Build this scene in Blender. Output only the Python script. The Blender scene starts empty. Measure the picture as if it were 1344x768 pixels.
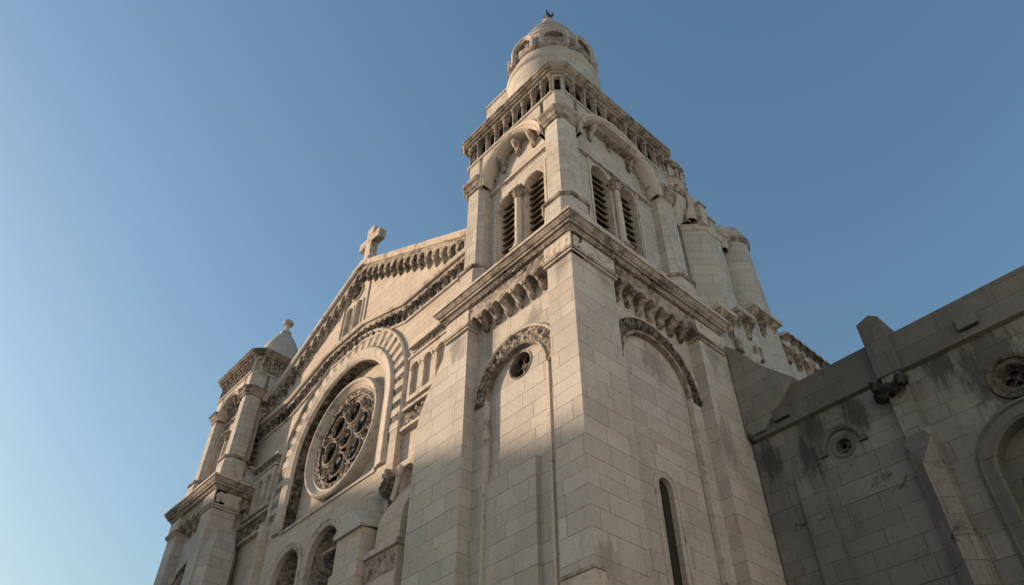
import bpy, math, random
from mathutils import Vector, noise
from mathutils.geometry import tessellate_polygon

R = math.radians
random.seed(7)
S = bpy.context.scene
COL = S.collection

# ------------------------------------------------------------------ camera
cam_d = bpy.data.cameras.new('camera')
cam = bpy.data.objects.new('camera', cam_d)
COL.objects.link(cam)
cam.location = (10.62, -11.97, 1.6)
cam.rotation_euler = (R(90 + 43.5), 0, R(48))
cam_d.sensor_width = 36
cam_d.lens = 36 * 1000 / 1344
cam_d.clip_end = 6000
cam_d.clip_start = 0.1
S.camera = cam

# ------------------------------------------------------------------ sky and sun
SUN_EL = 14.2
SUN_AZ = (-math.sin(R(60)), -math.cos(R(60)))          # horizontal direction towards the sun
W = bpy.data.worlds.new('World')
S.world = W
W.use_nodes = True
nt = W.node_tree
bg = nt.nodes['Background']
sky = nt.nodes.new('ShaderNodeTexSky')
sky.sky_type = 'NISHITA'
sky.sun_disc = False
sky.sun_elevation = R(SUN_EL)
sky.sun_rotation = math.atan2(SUN_AZ[0], SUN_AZ[1])
sky.altitude = 100
sky.air_density = 2.0
sky.dust_density = 2.5
sky.ozone_density = 5.0
nt.links.new(sky.outputs[0], bg.inputs[0])
bg.inputs[1].default_value = 0.1
sun_d = bpy.data.lights.new('sun', 'SUN')
sun_d.energy = 3.7
sun_d.angle = R(1.1)
sun_d.color = (1.0, 0.75, 0.52)
sun = bpy.data.objects.new('sun', sun_d)
COL.objects.link(sun)
to_sun = Vector((SUN_AZ[0] * math.cos(R(SUN_EL)), SUN_AZ[1] * math.cos(R(SUN_EL)), math.sin(R(SUN_EL))))
sun.rotation_euler = to_sun.to_track_quat('Z', 'Y').to_euler()
sun.location = (-40, -40, 60)

vs = S.view_settings
vs.view_transform = 'Standard'
vs.look = 'None'
vs.gamma = 1
vs.exposure = 1.0
vs.use_curve_mapping = False
S.cycles.max_bounces = 6
S.cycles.diffuse_bounces = 4


# ------------------------------------------------------------------ materials
class NT:
    def __init__(s, name):
        s.m = bpy.data.materials.new(name)
        s.m.use_nodes = True
        s.t = s.m.node_tree
        s.b = s.t.nodes['Principled BSDF']

    def n(s, typ, **kw):
        x = s.t.nodes.new(typ)
        for k, v in kw.items():
            setattr(x, k, v)
        return x

    def put(s, sock, v):
        if isinstance(v, (int, float, tuple, list)):
            if isinstance(v, (tuple, list)) and len(v) == 3 and sock.type == 'RGBA':
                v = tuple(v) + (1,)
            sock.default_value = v
        else:
            s.t.links.new(v, sock)

    def math(s, op, a, b=0.0, c=0.0):
        x = s.n('ShaderNodeMath', operation=op)
        s.put(x.inputs[0], a)
        s.put(x.inputs[1], b)
        s.put(x.inputs[2], c)
        return x.outputs[0]

    def mix(s, f, a, b, mode='MIX'):
        x = s.n('ShaderNodeMix', data_type='RGBA', blend_type=mode)
        s.put(x.inputs[0], f)
        s.put(x.inputs[6], a)
        s.put(x.inputs[7], b)
        return x.outputs[2]

    def ramp(s, f, lo, hi, a=0.0, b=1.0):
        x = s.n('ShaderNodeMapRange', clamp=True)
        s.put(x.inputs[0], f)
        for i, v in enumerate((lo, hi, a, b)):
            x.inputs[i + 1].default_value = v
        return x.outputs[0]

    def noise(s, vec, scale, detail=4.0, rough=0.55, dist=0.0):
        x = s.n('ShaderNodeTexNoise')
        s.put(x.inputs['Vector'], vec)
        x.inputs['Scale'].default_value = scale
        x.inputs['Detail'].default_value = detail
        x.inputs['Roughness'].default_value = rough
        x.inputs['Distortion'].default_value = dist
        return x.outputs[0]

    def vec(s, v, sc):
        x = s.n('ShaderNodeVectorMath', operation='MULTIPLY')
        s.put(x.inputs[0], v)
        x.inputs[1].default_value = sc
        return x.outputs[0]


def ashlar(name, base, dark, row=0.5, length=1.2, stain=0.35, blot=0.0, joint=0.008, vary=0.14, spot_max=0.9, bump=0.5, spots=()):
    """limestone blocks: uneven rows, blocks of uneven length, pores, streaks, lichen"""
    k = NT(name)
    uv = k.n('ShaderNodeTexCoord').outputs['UV']
    pos = k.n('ShaderNodeNewGeometry').outputs['Position']
    sp = k.n('ShaderNodeSeparateXYZ')
    k.put(sp.inputs[0], uv)
    x, y = sp.outputs[0], sp.outputs[1]
    wob = k.math('MULTIPLY', k.math('SINE', k.math('MULTIPLY', y, 2.3)), 0.1)
    wob2 = k.math('MULTIPLY', k.math('SINE', k.math('MULTIPLY', y, 5.1)), 0.035)
    yy = k.math('DIVIDE', k.math('ADD', k.math('ADD', y, wob), wob2), row)
    rid = k.math('FLOOR', yy)
    fr = k.math('SUBTRACT', yy, rid)
    ey = k.math('MULTIPLY', k.math('MINIMUM', fr, k.math('SUBTRACT', 1.0, fr)), row)
    wn = k.n('ShaderNodeTexWhiteNoise', noise_dimensions='1D')
    k.put(wn.inputs['W'], rid)
    xw = k.math('ADD', k.math('DIVIDE', x, length), k.math('MULTIPLY', wn.outputs['Value'], 97.0))
    ids = k.math('ADD', xw, k.math('MULTIPLY', rid, 13.0))
    v1 = k.n('ShaderNodeTexVoronoi', voronoi_dimensions='1D', feature='F1')
    k.put(v1.inputs['W'], ids)
    v1.inputs['Scale'].default_value = 1.0
    v1.inputs['Randomness'].default_value = 0.75
    v2 = k.n('ShaderNodeTexVoronoi', voronoi_dimensions='1D', feature='DISTANCE_TO_EDGE')
    k.put(v2.inputs['W'], ids)
    v2.inputs['Scale'].default_value = 1.0
    v2.inputs['Randomness'].default_value = 0.75
    ex = k.math('MULTIPLY', v2.outputs['Distance'], length)
    wear = k.noise(pos, 2.2, 3.0)
    e = k.math('MINIMUM', ex, ey)
    jw = k.math('MULTIPLY', joint, k.ramp(wear, 0.3, 0.7, 0.45, 1.6))
    jm = k.math('SUBTRACT', 1.0, k.math('MINIMUM', 1.0, k.math('DIVIDE', e, jw)))
    jm = k.ramp(jm, 0.0, 0.6, 0.0, 1.0)
    cs = k.n('ShaderNodeSeparateColor')
    k.put(cs.inputs[0], v1.outputs['Color'])
    c = k.mix(cs.outputs[0], tuple(v * (1 - vary) for v in base), tuple(min(1, v * (1 + vary * 0.6)) for v in base))
    warm = tuple(a * b for a, b in zip(base, (1.0, 0.88, 0.74)))
    c = k.mix(k.ramp(cs.outputs[1], 0.6, 1.0, 0.0, 0.25), c, warm)
    big = k.noise(pos, 0.45, 5.0, 0.6)
    c = k.mix(k.ramp(big, 0.42, 0.7, 0.0, stain), c, dark)
    streak = k.noise(k.vec(pos, (2.6, 2.6, 0.22)), 1.0, 5.0, 0.65)
    c = k.mix(k.ramp(streak, 0.52, 0.78, 0.0, stain), c, dark)
    mot = k.noise(pos, 7.0, 5.0, 0.7)
    c = k.mix(k.ramp(mot, 0.35, 0.7, 0.0, 0.3), c, dark)
    gr = k.noise(pos, 42.0, 2.0, 0.8)
    c = k.mix(k.ramp(gr, 0.5, 0.72, 0.0, 0.4), c, tuple(v * 0.7 for v in dark))
    pore = k.noise(pos, 17.0, 3.0, 0.75)
    pm = k.ramp(pore, 0.60, 0.70, 0.0, 0.62)
    c = k.mix(pm, c, tuple(v * 0.45 for v in dark))
    if blot:
        bl = k.noise(pos, 0.8, 7.0, 0.68, 0.6)
        bb = k.ramp(bl, 0.60 - blot * 0.1, 0.66, 0.0, 0.9)
        c = k.mix(bb, c, (0.028, 0.026, 0.024))
    if spots:
        edge = k.noise(k.vec(pos, (4.5, 4.5, 1.1)), 1.0, 7.0, 0.72)
        tot = None
        for (sx, sy, sz, sr, st) in spots:
            dv = k.n('ShaderNodeVectorMath', operation='SUBTRACT')
            k.put(dv.inputs[0], pos)
            dv.inputs[1].default_value = (sx, sy, sz)
            sc = k.n('ShaderNodeVectorMath', operation='MULTIPLY')
            k.put(sc.inputs[0], dv.outputs[0])
            sc.inputs[1].default_value = (1, 1, st)
            ln = k.n('ShaderNodeVectorMath', operation='LENGTH')
            k.put(ln.inputs[0], sc.outputs[0])
            q = k.math('SUBTRACT', 1.0, k.math('DIVIDE', ln.outputs['Value'], sr))
            q = k.math('ADD', q, k.math('MULTIPLY', k.math('SUBTRACT', edge, 0.5), 2.6))
            q = k.ramp(q, 0.08, 0.6, 0.0, spot_max)
            tot = q if tot is None else k.math('MAXIMUM', tot, q)
        c = k.mix(tot, c, (0.03, 0.028, 0.026))
    c = k.mix(k.math('MULTIPLY', jm, 0.8), c, tuple(v * 0.3 for v in dark))
    k.put(k.b.inputs['Base Color'], c)
    k.b.inputs['Roughness'].default_value = 0.92
    k.b.inputs['Specular IOR Level'].default_value = 0.2
    h = k.math('SUBTRACT', k.math('MULTIPLY', mot, 0.35), k.math('MULTIPLY', pm, 0.25))
    h = k.math('ADD', h, k.math('MULTIPLY', cs.outputs[2], 0.35))
    h = k.math('SUBTRACT', h, k.math('MULTIPLY', jm, 0.9))
    bp = k.n('ShaderNodeBump')
    bp.inputs['Strength'].default_value = bump
    bp.inputs['Distance'].default_value = 0.04
    k.put(bp.inputs['Height'], h)
    k.put(k.b.inputs['Normal'], bp.outputs[0])
    return k.m


def weathered(name, base, dark, amount=0.5, scale=3.0, bump=0.4, fine=14.0):
    """plain dressed or carved stone with soot and lichen patches"""
    k = NT(name)
    pos = k.n('ShaderNodeNewGeometry').outputs['Position']
    a = k.noise(pos, scale, 6.0, 0.68, 0.3)
    b = k.noise(pos, fine, 4.0, 0.7)
    c0 = k.noise(pos, 0.6, 3.0)
    lo = 0.62 - amount * 0.3
    f = k.ramp(k.math('ADD', a, k.math('MULTIPLY', k.math('SUBTRACT', c0, 0.5), 0.5)), lo, lo + 0.2)
    c = k.mix(f, base, dark)
    c = k.mix(k.ramp(b, 0.56, 0.72, 0.0, 0.6), c, tuple(v * 0.5 for v in dark))
    k.put(k.b.inputs['Base Color'], c)
    k.b.inputs['Roughness'].default_value = 0.93
    k.b.inputs['Specular IOR Level'].default_value = 0.2
    bp = k.n('ShaderNodeBump')
    bp.inputs['Strength'].default_value = bump
    bp.inputs['Distance'].default_value = 0.05
    k.put(bp.inputs['Height'], k.math('ADD', k.math('MULTIPLY', a, 0.5), k.math('MULTIPLY', b, 0.35)))
    k.put(k.b.inputs['Normal'], bp.outputs[0])
    return k.m


def plain(name, col, rough=0.8, nscale=3.0, namp=0.35, metal=0.0, spec=0.3):
    k = NT(name)
    pos = k.n('ShaderNodeNewGeometry').outputs['Position']
    a = k.noise(pos, nscale, 5.0, 0.65)
    c = k.mix(k.ramp(a, 0.3, 0.7), tuple(v * (1 - namp) for v in col), tuple(v * (1 + namp * 0.5) for v in col))
    k.put(k.b.inputs['Base Color'], c)
    k.b.inputs['Roughness'].default_value = rough
    k.b.inputs['Metallic'].default_value = metal
    k.b.inputs['Specular IOR Level'].default_value = spec
    return k.m


def leaded(name):
    k = NT(name)
    uv = k.n('ShaderNodeTexCoord').outputs['UV']
    v = k.n('ShaderNodeTexVoronoi', feature='F1')
    k.put(v.inputs['Vector'], uv)
    v.inputs['Scale'].default_value = 7
    e = k.n('ShaderNodeTexVoronoi', feature='DISTANCE_TO_EDGE')
    k.put(e.inputs['Vector'], uv)
    e.inputs['Scale'].default_value = 7
    cs = k.n('ShaderNodeSeparateColor')
    k.put(cs.inputs[0], v.outputs['Color'])
    c = k.mix(cs.outputs[0], (0.012, 0.013, 0.017), (0.07, 0.066, 0.06))
    c = k.mix(k.ramp(e.outputs['Distance'], 0.03, 0.06, 1.0, 0.0), c, (0.02, 0.02, 0.02))
    k.put(k.b.inputs['Base Color'], c)
    k.put(k.b.inputs['Roughness'], k.ramp(cs.outputs[1], 0, 1, 0.12, 0.5))
    return k.m


LIME = (0.475, 0.44, 0.405)
LDARK = (0.265, 0.24, 0.218)
M = {
    'ashlar': ashlar('limestone_blocks', LIME, LDARK, spot_max=0.36, spots=[(-.6, 4.2, 16.9, .75, .7), (0, 1.5, 18.3, .5, .7), (0, 6.9, 18.1, .6, .6), (-5.5, 0, 18.0, .55, .6), (-.4, 0, 18.2, .45, .6), (-2.2, .5, 17.4, .5, .8), (0, .4, 8.9, .5, .8), (-4.2, .5, 17.8, .5, .5), (0, 6.6, 14.5, .5, .4)]),
    'ashlar_fine': ashlar('limestone_small_blocks', (0.47, 0.432, 0.395), LDARK, row=0.36, length=0.8, vary=0.16, stain=0.25),
    'facade': ashlar('limestone_facade_blocks', (0.52, 0.455, 0.395), (0.29, 0.238, 0.195), row=0.4, length=0.9, vary=0.12, stain=0.3, joint=0.007),
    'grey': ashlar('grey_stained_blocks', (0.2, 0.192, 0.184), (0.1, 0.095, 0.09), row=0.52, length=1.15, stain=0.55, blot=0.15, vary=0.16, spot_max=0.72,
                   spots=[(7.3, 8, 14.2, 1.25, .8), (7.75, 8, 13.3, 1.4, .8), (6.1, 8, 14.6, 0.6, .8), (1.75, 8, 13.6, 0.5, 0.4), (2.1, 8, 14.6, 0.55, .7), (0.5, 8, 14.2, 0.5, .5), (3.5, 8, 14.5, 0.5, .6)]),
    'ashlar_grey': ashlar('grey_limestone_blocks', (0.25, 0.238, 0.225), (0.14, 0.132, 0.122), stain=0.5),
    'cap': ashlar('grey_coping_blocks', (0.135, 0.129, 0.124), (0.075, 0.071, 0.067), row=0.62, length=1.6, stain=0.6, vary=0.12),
    'trim': weathered('dressed_stone', (0.46, 0.405, 0.355), (0.2, 0.168, 0.143), 0.35),
    'trim_dark': weathered('sooty_dressed_stone', (0.33, 0.285, 0.245), (0.1, 0.085, 0.073), 0.6),
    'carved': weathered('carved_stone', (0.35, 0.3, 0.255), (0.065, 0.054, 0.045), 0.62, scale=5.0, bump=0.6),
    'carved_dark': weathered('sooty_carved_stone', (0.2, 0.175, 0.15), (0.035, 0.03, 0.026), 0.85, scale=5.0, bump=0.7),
    'soot': weathered('black_crust_stone', (0.1, 0.09, 0.08), (0.025, 0.022, 0.02), 0.8, scale=6.0, bump=0.7),
    'wood': plain('grey_weathered_wood', (0.17, 0.135, 0.105), 0.85, 6.0, 0.5),
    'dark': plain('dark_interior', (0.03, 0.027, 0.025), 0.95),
    'glass': leaded('leaded_glass'),
    'bronze': plain('dark_bronze', (0.09, 0.085, 0.075), 0.6, 8.0, 0.4, 0.4),
    'slate': plain('grey_slate_roof', (0.1, 0.1, 0.105), 0.7, 4.0, 0.4),
    'asphalt': plain('asphalt', (0.055, 0.054, 0.053), 0.9, 9.0, 0.4),
    'paving': ashlar('paving_slabs', (0.42, 0.4, 0.37), (0.26, 0.245, 0.225), row=0.6, length=0.9),
    'kerb': plain('granite_kerb', (0.3, 0.29, 0.28), 0.85, 8.0, 0.3),
    'earth': plain('pale_gravel', (0.44, 0.42, 0.39), 0.95, 2.0, 0.4),
    'render': plain('ochre_render', (0.36, 0.3, 0.22), 0.9, 1.2, 0.25),
    'render2': plain('grey_render', (0.3, 0.29, 0.27), 0.9, 1.2, 0.25),
    'dark_band': plain('dark_green_band', (0.05, 0.075, 0.06), 0.6, 6.0, 0.3),  # for the added band that holds back bounce on the low walls
    'pane': plain('window_pane', (0.03, 0.035, 0.04), 0.1, 2.0, 0.2, 0.0, 0.5),
    'tile': plain('terracotta_tiles', (0.3, 0.14, 0.085), 0.85, 6.0, 0.4),
    'white': plain('bounce_pale_blue', (0.70, 0.80, 0.88), 0.9, 1.2, 0.12),  # tint set for the light this unseen wall bounces onto the tower
    'paint': plain('white_road_paint', (0.7, 0.7, 0.68), 0.7, 8.0, 0.25),
}


# ------------------------------------------------------------------ mesh helpers
class MB:
    def __init__(s):
        s.v, s.f, s.m, s.u = [], [], [], []
        s.mats = []
        s.cyl = None
        s.smooth = None

    def mi(s, mat):
        if mat not in s.mats:
            s.mats.append(mat)
        return s.mats.index(mat)

    def add(s, verts, faces, mat):
        o = len(s.v)
        s.v += [tuple(p) for p in verts]
        i = s.mi(mat)
        for f in faces:
            s.f.append(tuple(o + q for q in f))
            s.m.append(i)
            s.u.append(s.cyl)

    def build(s, name, parent=None, kind=None, smooth=None, origin=None):
        root = parent
        while root is not None and root.parent is not None:
            root = root.parent
        o = Vector(root.location) if root is not None else Vector(origin or (0, 0, 0))
        me = bpy.data.meshes.new(name)
        me.from_pydata([tuple(Vector(p) - o) for p in s.v], [], s.f)
        for mt in s.mats:
            me.materials.append(M[mt])
        me.polygons.foreach_set('material_index', s.m)
        uvl = me.uv_layers.new(name='UVMap')
        for p in me.polygons:
            n = p.normal
            cyl = s.u[p.index]
            if cyl is not None and abs(n.z) < 0.97:
                cx, cy, rr = cyl
                c = p.center + o
                mid = math.atan2(c.y - cy, c.x - cx)
                for li in p.loop_indices:
                    w = me.vertices[me.loops[li].vertex_index].co + o
                    a = math.atan2(w.y - cy, w.x - cx)
                    while a - mid > math.pi:
                        a -= 2 * math.pi
                    while a - mid < -math.pi:
                        a += 2 * math.pi
                    uvl.data[li].uv = (a * rr, w.z)
                continue
            if abs(n.z) > 0.93:
                for li in p.loop_indices:
                    w = me.vertices[me.loops[li].vertex_index].co + o
                    uvl.data[li].uv = (w.x, w.y)
            else:
                t = Vector((-n.y, n.x, 0)).normalized()
                for li in p.loop_indices:
                    w = me.vertices[me.loops[li].vertex_index].co + o
                    uvl.data[li].uv = (w.dot(t), w.z)
        sm = smooth if smooth is not None else s.smooth
        if sm:
            me.polygons.foreach_set('use_smooth', [True] * len(me.polygons))
            me.set_sharp_from_angle(angle=R(sm))
        ob = bpy.data.objects.new(name, me)
        COL.objects.link(ob)
        if parent is not None:
            ob.parent = parent
        else:
            ob.location = o
        if kind:
            ob['kind'] = kind
        return ob


class Fr:
    """a wall's own frame: a along the wall, z up, d out of the wall"""

    def __init__(s, o, A, N):
        s.o, s.A, s.N = Vector((o[0], o[1], 0)), Vector((A[0], A[1], 0)), Vector((N[0], N[1], 0))

    def __call__(s, a, z, d=0.0):
        p = s.o + s.A * a + s.N * d
        return (p.x, p.y, p.z + z)

    @property
    def rot(s):
        return math.atan2(s.A.y, s.A.x)


def front(u, v):                      # faces the street: a = east, d = towards the street
    return Fr((u, v), (1, 0), (0, -1))


def side(u, v):                       # faces right: a = inwards
    return Fr((u, v), (0, 1), (1, 0))


def thing(name, label, cat, loc, group=None):
    o = bpy.data.objects.new(name, None)
    COL.objects.link(o)
    o.location = loc
    o.empty_display_size = 0.5
    o['label'] = label
    o['category'] = cat
    if group:
        o['group'] = group
    return o


def tag(o, label, cat, group=None):
    o['label'] = label
    o['category'] = cat
    if group:
        o['group'] = group
    return o


def area2(p):
    return sum(p[i - 1][0] * p[i][1] - p[i][0] * p[i - 1][1] for i in range(len(p))) / 2


def ccw(p):
    return p if area2(p) > 0 else p[::-1]


def plate(mb, f, outer, holes, d0, d1, mat, rmat=None, back=True):
    """flat wall with openings: outline and holes in (a, z), from depth d0 (back) to d1 (front)"""
    loops = [ccw(list(outer))] + [ccw(list(h)) for h in holes]
    flat = [q for l in loops for q in l]
    tris = tessellate_polygon([[Vector((q[0], q[1], 0)) for q in l] for l in loops])
    fr, bk = [], []
    for t in tris:
        A, B, C = (flat[i] for i in t)
        ar = (B[0] - A[0]) * (C[1] - A[1]) - (C[0] - A[0]) * (B[1] - A[1])
        if abs(ar) < 1e-9:
            continue
        t = tuple(t) if ar > 0 else tuple(t)[::-1]
        fr.append(t)
        bk.append(t[::-1])
    mb.add([f(q[0], q[1], d1) for q in flat], fr, mat)
    if back:
        mb.add([f(q[0], q[1], d0) for q in flat], bk, mat)
    for k, l in enumerate(loops):
        n = len(l)
        vs_ = [f(q[0], q[1], d1) for q in l] + [f(q[0], q[1], d0) for q in l]
        fs = []
        for i in range(n):
            j = (i + 1) % n
            q = (i, i + n, j + n, j)
            fs.append(q if k == 0 else q[::-1])
        mb.add(vs_, fs, (rmat or mat) if k else mat)


def box(mb, f, a0, a1, z0, z1, d0, d1, mat):
    v = [f(a, z, d) for d in (d0, d1) for (a, z) in ((a0, z0), (a1, z0), (a1, z1), (a0, z1))]
    mb.add(v, [(3, 2, 1, 0), (4, 5, 6, 7), (0, 1, 5, 4), (1, 2, 6, 5), (2, 3, 7, 6), (3, 0, 4, 7)], mat)


def prism(mb, plan, z0, z1, mat, top=True, plan1=None):
    """plan: CCW points (u, v)"""
    plan1 = plan1 or plan
    n = len(plan)
    v = [(p[0], p[1], z0) for p in plan] + [(p[0], p[1], z1) for p in plan1]
    fs = [(i, (i + 1) % n, (i + 1) % n + n, i + n) for i in range(n)]
    if top:
        fs += [tuple(range(n, 2 * n)), tuple(range(n - 1, -1, -1))]
    mb.add(v, fs, mat)


def offset_plan(plan, d):
    n = len(plan)
    out = []
    for i in range(n):
        p0, p1, p2 = Vector(plan[i - 1]), Vector(plan[i]), Vector(plan[(i + 1) % n])
        e1, e2 = (p1 - p0).normalized(), (p2 - p1).normalized()
        n1, n2 = Vector((e1.y, -e1.x)), Vector((e2.y, -e2.x))
        m = n1 + n2
        m = m / max(0.2, m.dot(n1)) if m.length > 1e-6 else n1
        m = m * (1.0 / 1.0)
        out.append((p1.x + m.x * d, p1.y + m.y * d))
    return out


def sweep_plan(mb, plan, prof, mat):
    """moulding round a closed CCW plan; prof = [(d, z)] from bottom to top"""
    rings = [[(x, y, z) for (x, y) in offset_plan(plan, d)] for d, z in prof]
    n = len(plan)
    v = [p for r in rings for p in r]
    fs = []
    for k in range(len(prof) - 1):
        for i in range(n):
            j = (i + 1) % n
            fs.append((k * n + i, k * n + j, (k + 1) * n + j, (k + 1) * n + i))
    fs.append(tuple(range((len(prof) - 1) * n, len(prof) * n)))
    fs.append(tuple(range(n - 1, -1, -1)))
    mb.add(v, fs, mat)


def lathe(mb, cx, cy, prof, mat, n=24, a0=0.0, a1=2 * math.pi, ribs=0, ribamp=0.0):
    full = abs(a1 - a0 - 2 * math.pi) < 1e-6
    m = n if full else n + 1
    v = []
    for r, z in prof:
        for i in range(m):
            a = a0 + (a1 - a0) * i / n
            rr = r * (1 + ribamp * math.cos(ribs * a)) if ribs else r
            v.append((cx + rr * math.cos(a), cy + rr * math.sin(a), z))
    fs = []
    for k in range(len(prof) - 1):
        for i in range(n):
            j = (i + 1) % m if full else i + 1
            fs.append((k * m + i, k * m + j, (k + 1) * m + j, (k + 1) * m + i))
    rm = max(p[0] for p in prof)
    old = mb.cyl
    mb.cyl = (cx, cy, rm)
    mb.add(v, fs, mat)
    mb.cyl = old


def arch_pts(c, zs, r, zb, n=20, close=True):
    """outline of a round-headed opening, CCW"""
    p = [(c + r, zb)] if zb is not None else []
    p += [(c + r * math.cos(math.pi * i / n), zs + r * math.sin(math.pi * i / n)) for i in range(n + 1)]
    if zb is not None:
        p.append((c - r, zb))
    return p


def circ(c, z, r, n=28):
    return [(c + r * math.cos(2 * math.pi * i / n), z + r * math.sin(2 * math.pi * i / n)) for i in range(n)]


def arch_sweep(mb, f, c, zs, prof, mat, zb=None, n=28, full=False, ang=(0.0, 180.0)):
    """moulding along an arch (with straight jambs down to zb); prof = [(r, d)] from the inner back round to the outer back"""
    path = []
    if full:
        path = [(math.cos(2 * math.pi * i / n), math.sin(2 * math.pi * i / n), None) for i in range(n)]
    else:
        if zb is not None:
            path.append((1, 0, zb))
        for i in range(n + 1):
            t = R(ang[0] + (ang[1] - ang[0]) * i / n)
            path.append((math.cos(t), math.sin(t), None))
        if zb is not None:
            path.append((-1, 0, zb))
    m = len(prof)
    v = []
    for (cx, sz, zz) in path:
        for r, d in prof:
            v.append(f(c + r * cx, (zs + r * sz) if zz is None else zz, d))
    fs = []
    L = len(path)
    for i in range(L if full else L - 1):
        j = (i + 1) % L
        for q in range(m - 1):
            fs.append((i * m + q, i * m + q + 1, j * m + q + 1, j * m + q))
    if not full:
        fs.append(tuple(range(m - 1, -1, -1)))
        fs.append(tuple((L - 1) * m + q for q in range(m)))
    mb.add(v, fs, mat)


def relief(mb, mapf, la, lb, depth, mat, cell=0.2, res=0.035, seed=0.0, base=0.0, flat=False):
    """carved foliage: a fine sheet over (0..la) x (0..lb) pushed out into leaf-like lumps; mapf(s, t, h)"""
    na, nb = max(4, int(la / res)), max(4, int(lb / res))
    v = []
    for i in range(na + 1):
        for j in range(nb + 1):
            s, t = la * i / na, lb * j / nb
            wx = 0.5 * cell * noise.noise(Vector((s / cell * 0.5, t / cell * 0.5, seed + 3)))
            wz = 0.5 * cell * noise.noise(Vector((s / cell * 0.5, t / cell * 0.5, seed + 9)))
            p = Vector(((s + wx) / cell, (t + wz) / cell * 0.85, seed))
            dd = noise.voronoi(p)[0]
            h = min(1.0, max(0.0, (dd[1] - dd[0]) * 2.2))
            vein = 0.25 * abs(math.sin(9 * (dd[0]) + 2 * noise.noise(p * 2)))
            h = h * (0.75 + 0.35 * noise.noise(p * 0.8 + Vector((5, 1, 2)))) - vein * h
            edge = min(1.0, min(t, lb - t) / 0.05, min(s, la - s) / 0.05)
            if i in (0, na) or j in (0, nb):
                h, edge = 0, 0
            v.append(mapf(s, t, base + depth * h * max(0.0, edge)))
    fs = []
    for i in range(na):
        for j in range(nb):
            a = i * (nb + 1) + j
            fs.append((a, a + nb + 1, a + nb + 2, a + 1))
    mb.add(v, fs, mat)


def relief_wall(mb, f, a0, a1, z0, z1, d, depth, mat, **kw):
    relief(mb, lambda s, t, h: f(a0 + s, z0 + t, d + h), a1 - a0, z1 - z0, depth, mat, **kw)


def relief_arch(mb, f, c, zs, r0, r1, d, depth, mat, ang=(0, 180), **kw):
    rm = (r0 + r1) / 2
    L = rm * R(ang[1] - ang[0])

    def mp(s, t, h):
        th = R(ang[0]) + s / rm
        r = r1 - t
        return f(c + r * math.cos(th), zs + r * math.sin(th), d + h)
    relief(mb, mp, L, r1 - r0, depth, mat, **kw)


def scallop(mb, f, a0, a1, ztop, n, H, d0, d1, mat, pend=0.17, rise=0.0, rmat=None):
    """corbel table: band whose lower edge is a row of small round arches; ztop(a) gives its top line"""
    w = (a1 - a0) / n
    p = pend * w
    r = w / 2 - p
    top = [(a0, ztop(a0))]
    bends = sorted(b for b in getattr(ztop, 'bends', []) if a0 < b < a1)
    top += [(b, ztop(b)) for b in bends] + [(a1, ztop(a1))]
    bot = []
    for i in range(n):
        c = a0 + w * (i + 0.5)
        zc = ztop(c) - H
        zs = zc + rise
        bot.append((a0 + w * i, zc))
        bot.append((c - r, zc))
        for q in range(9):
            th = math.pi * (1 - q / 8)
            bot.append((c + r * math.cos(th), zs + r * math.sin(th)))
        bot.append((c + r, zc))
    bot.append((a1, ztop(a1 - w / 2) - H))
    clean = []
    for q in bot:
        if not clean or abs(q[0] - clean[-1][0]) + abs(q[1] - clean[-1][1]) > 1e-4:
            clean.append(q)
    plate(mb, f, top[::-1] + clean, [], d0, d1, mat)
    return [(a0 + w * i, ztop(a0 + w * i) - H) for i in range(n + 1)]


def console_mesh(name, w=0.3, h=0.6, dep=0.4, mat='carved', seed=1.0):
    """carved scroll corbel hanging from (0,0,0); projects towards -y"""
    mb = MB()
    prof = []
    for i in range(17):
        t = i / 16
        d = dep * (1 - t) ** 0.8 + 0.10 * dep * math.sin(t * 9.0)
        prof.append((max(0.02, d), -h * t))
    nw = 8
    v = []
    for i, (d, z) in enumerate(prof):
        for j in range(nw + 1):
            x = w * (j / nw - 0.5) * (1 - 0.35 * (i / 16))
            ro = 1 - 0.35 * (2 * j / nw - 1) ** 4
            nn = 0.05 * noise.noise(Vector((x * 9, z * 9, seed))) * (1 if 0 < i < 16 else 0)
            nn += 0.03 * abs(math.sin(j / nw * 3 * math.pi))
            v.append((x, -(d * ro + nn), z))
    fs = []
    for i in range(16):
        for j in range(nw):
            a = i * (nw + 1) + j
            fs.append((a, a + nw + 1, a + nw + 2, a + 1))
    mb.add(v, fs, mat)
    for j, flip in ((0, False), (nw, True)):
        vv, ff = [], []
        for i in range(17):
            q = v[i * (nw + 1) + j]
            vv += [q, (q[0], 0.0, q[2])]
        for i in range(16):
            g = (2 * i, 2 * i + 1, 2 * i + 3, 2 * i + 2)
            ff.append(g[::-1] if flip else g)
        mb.add(vv, ff, mat)
    vv = [(-w / 2, 0, 0), (w / 2, 0, 0), v[nw], v[0]]
    mb.add(v[:nw + 1] + [(w / 2, 0, 0), (-w / 2, 0, 0)], [tuple(range(nw + 3))], mat)
    ob = mb.build(name, smooth=50)
    me = ob.data
    bpy.data.objects.remove(ob)
    return me


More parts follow.
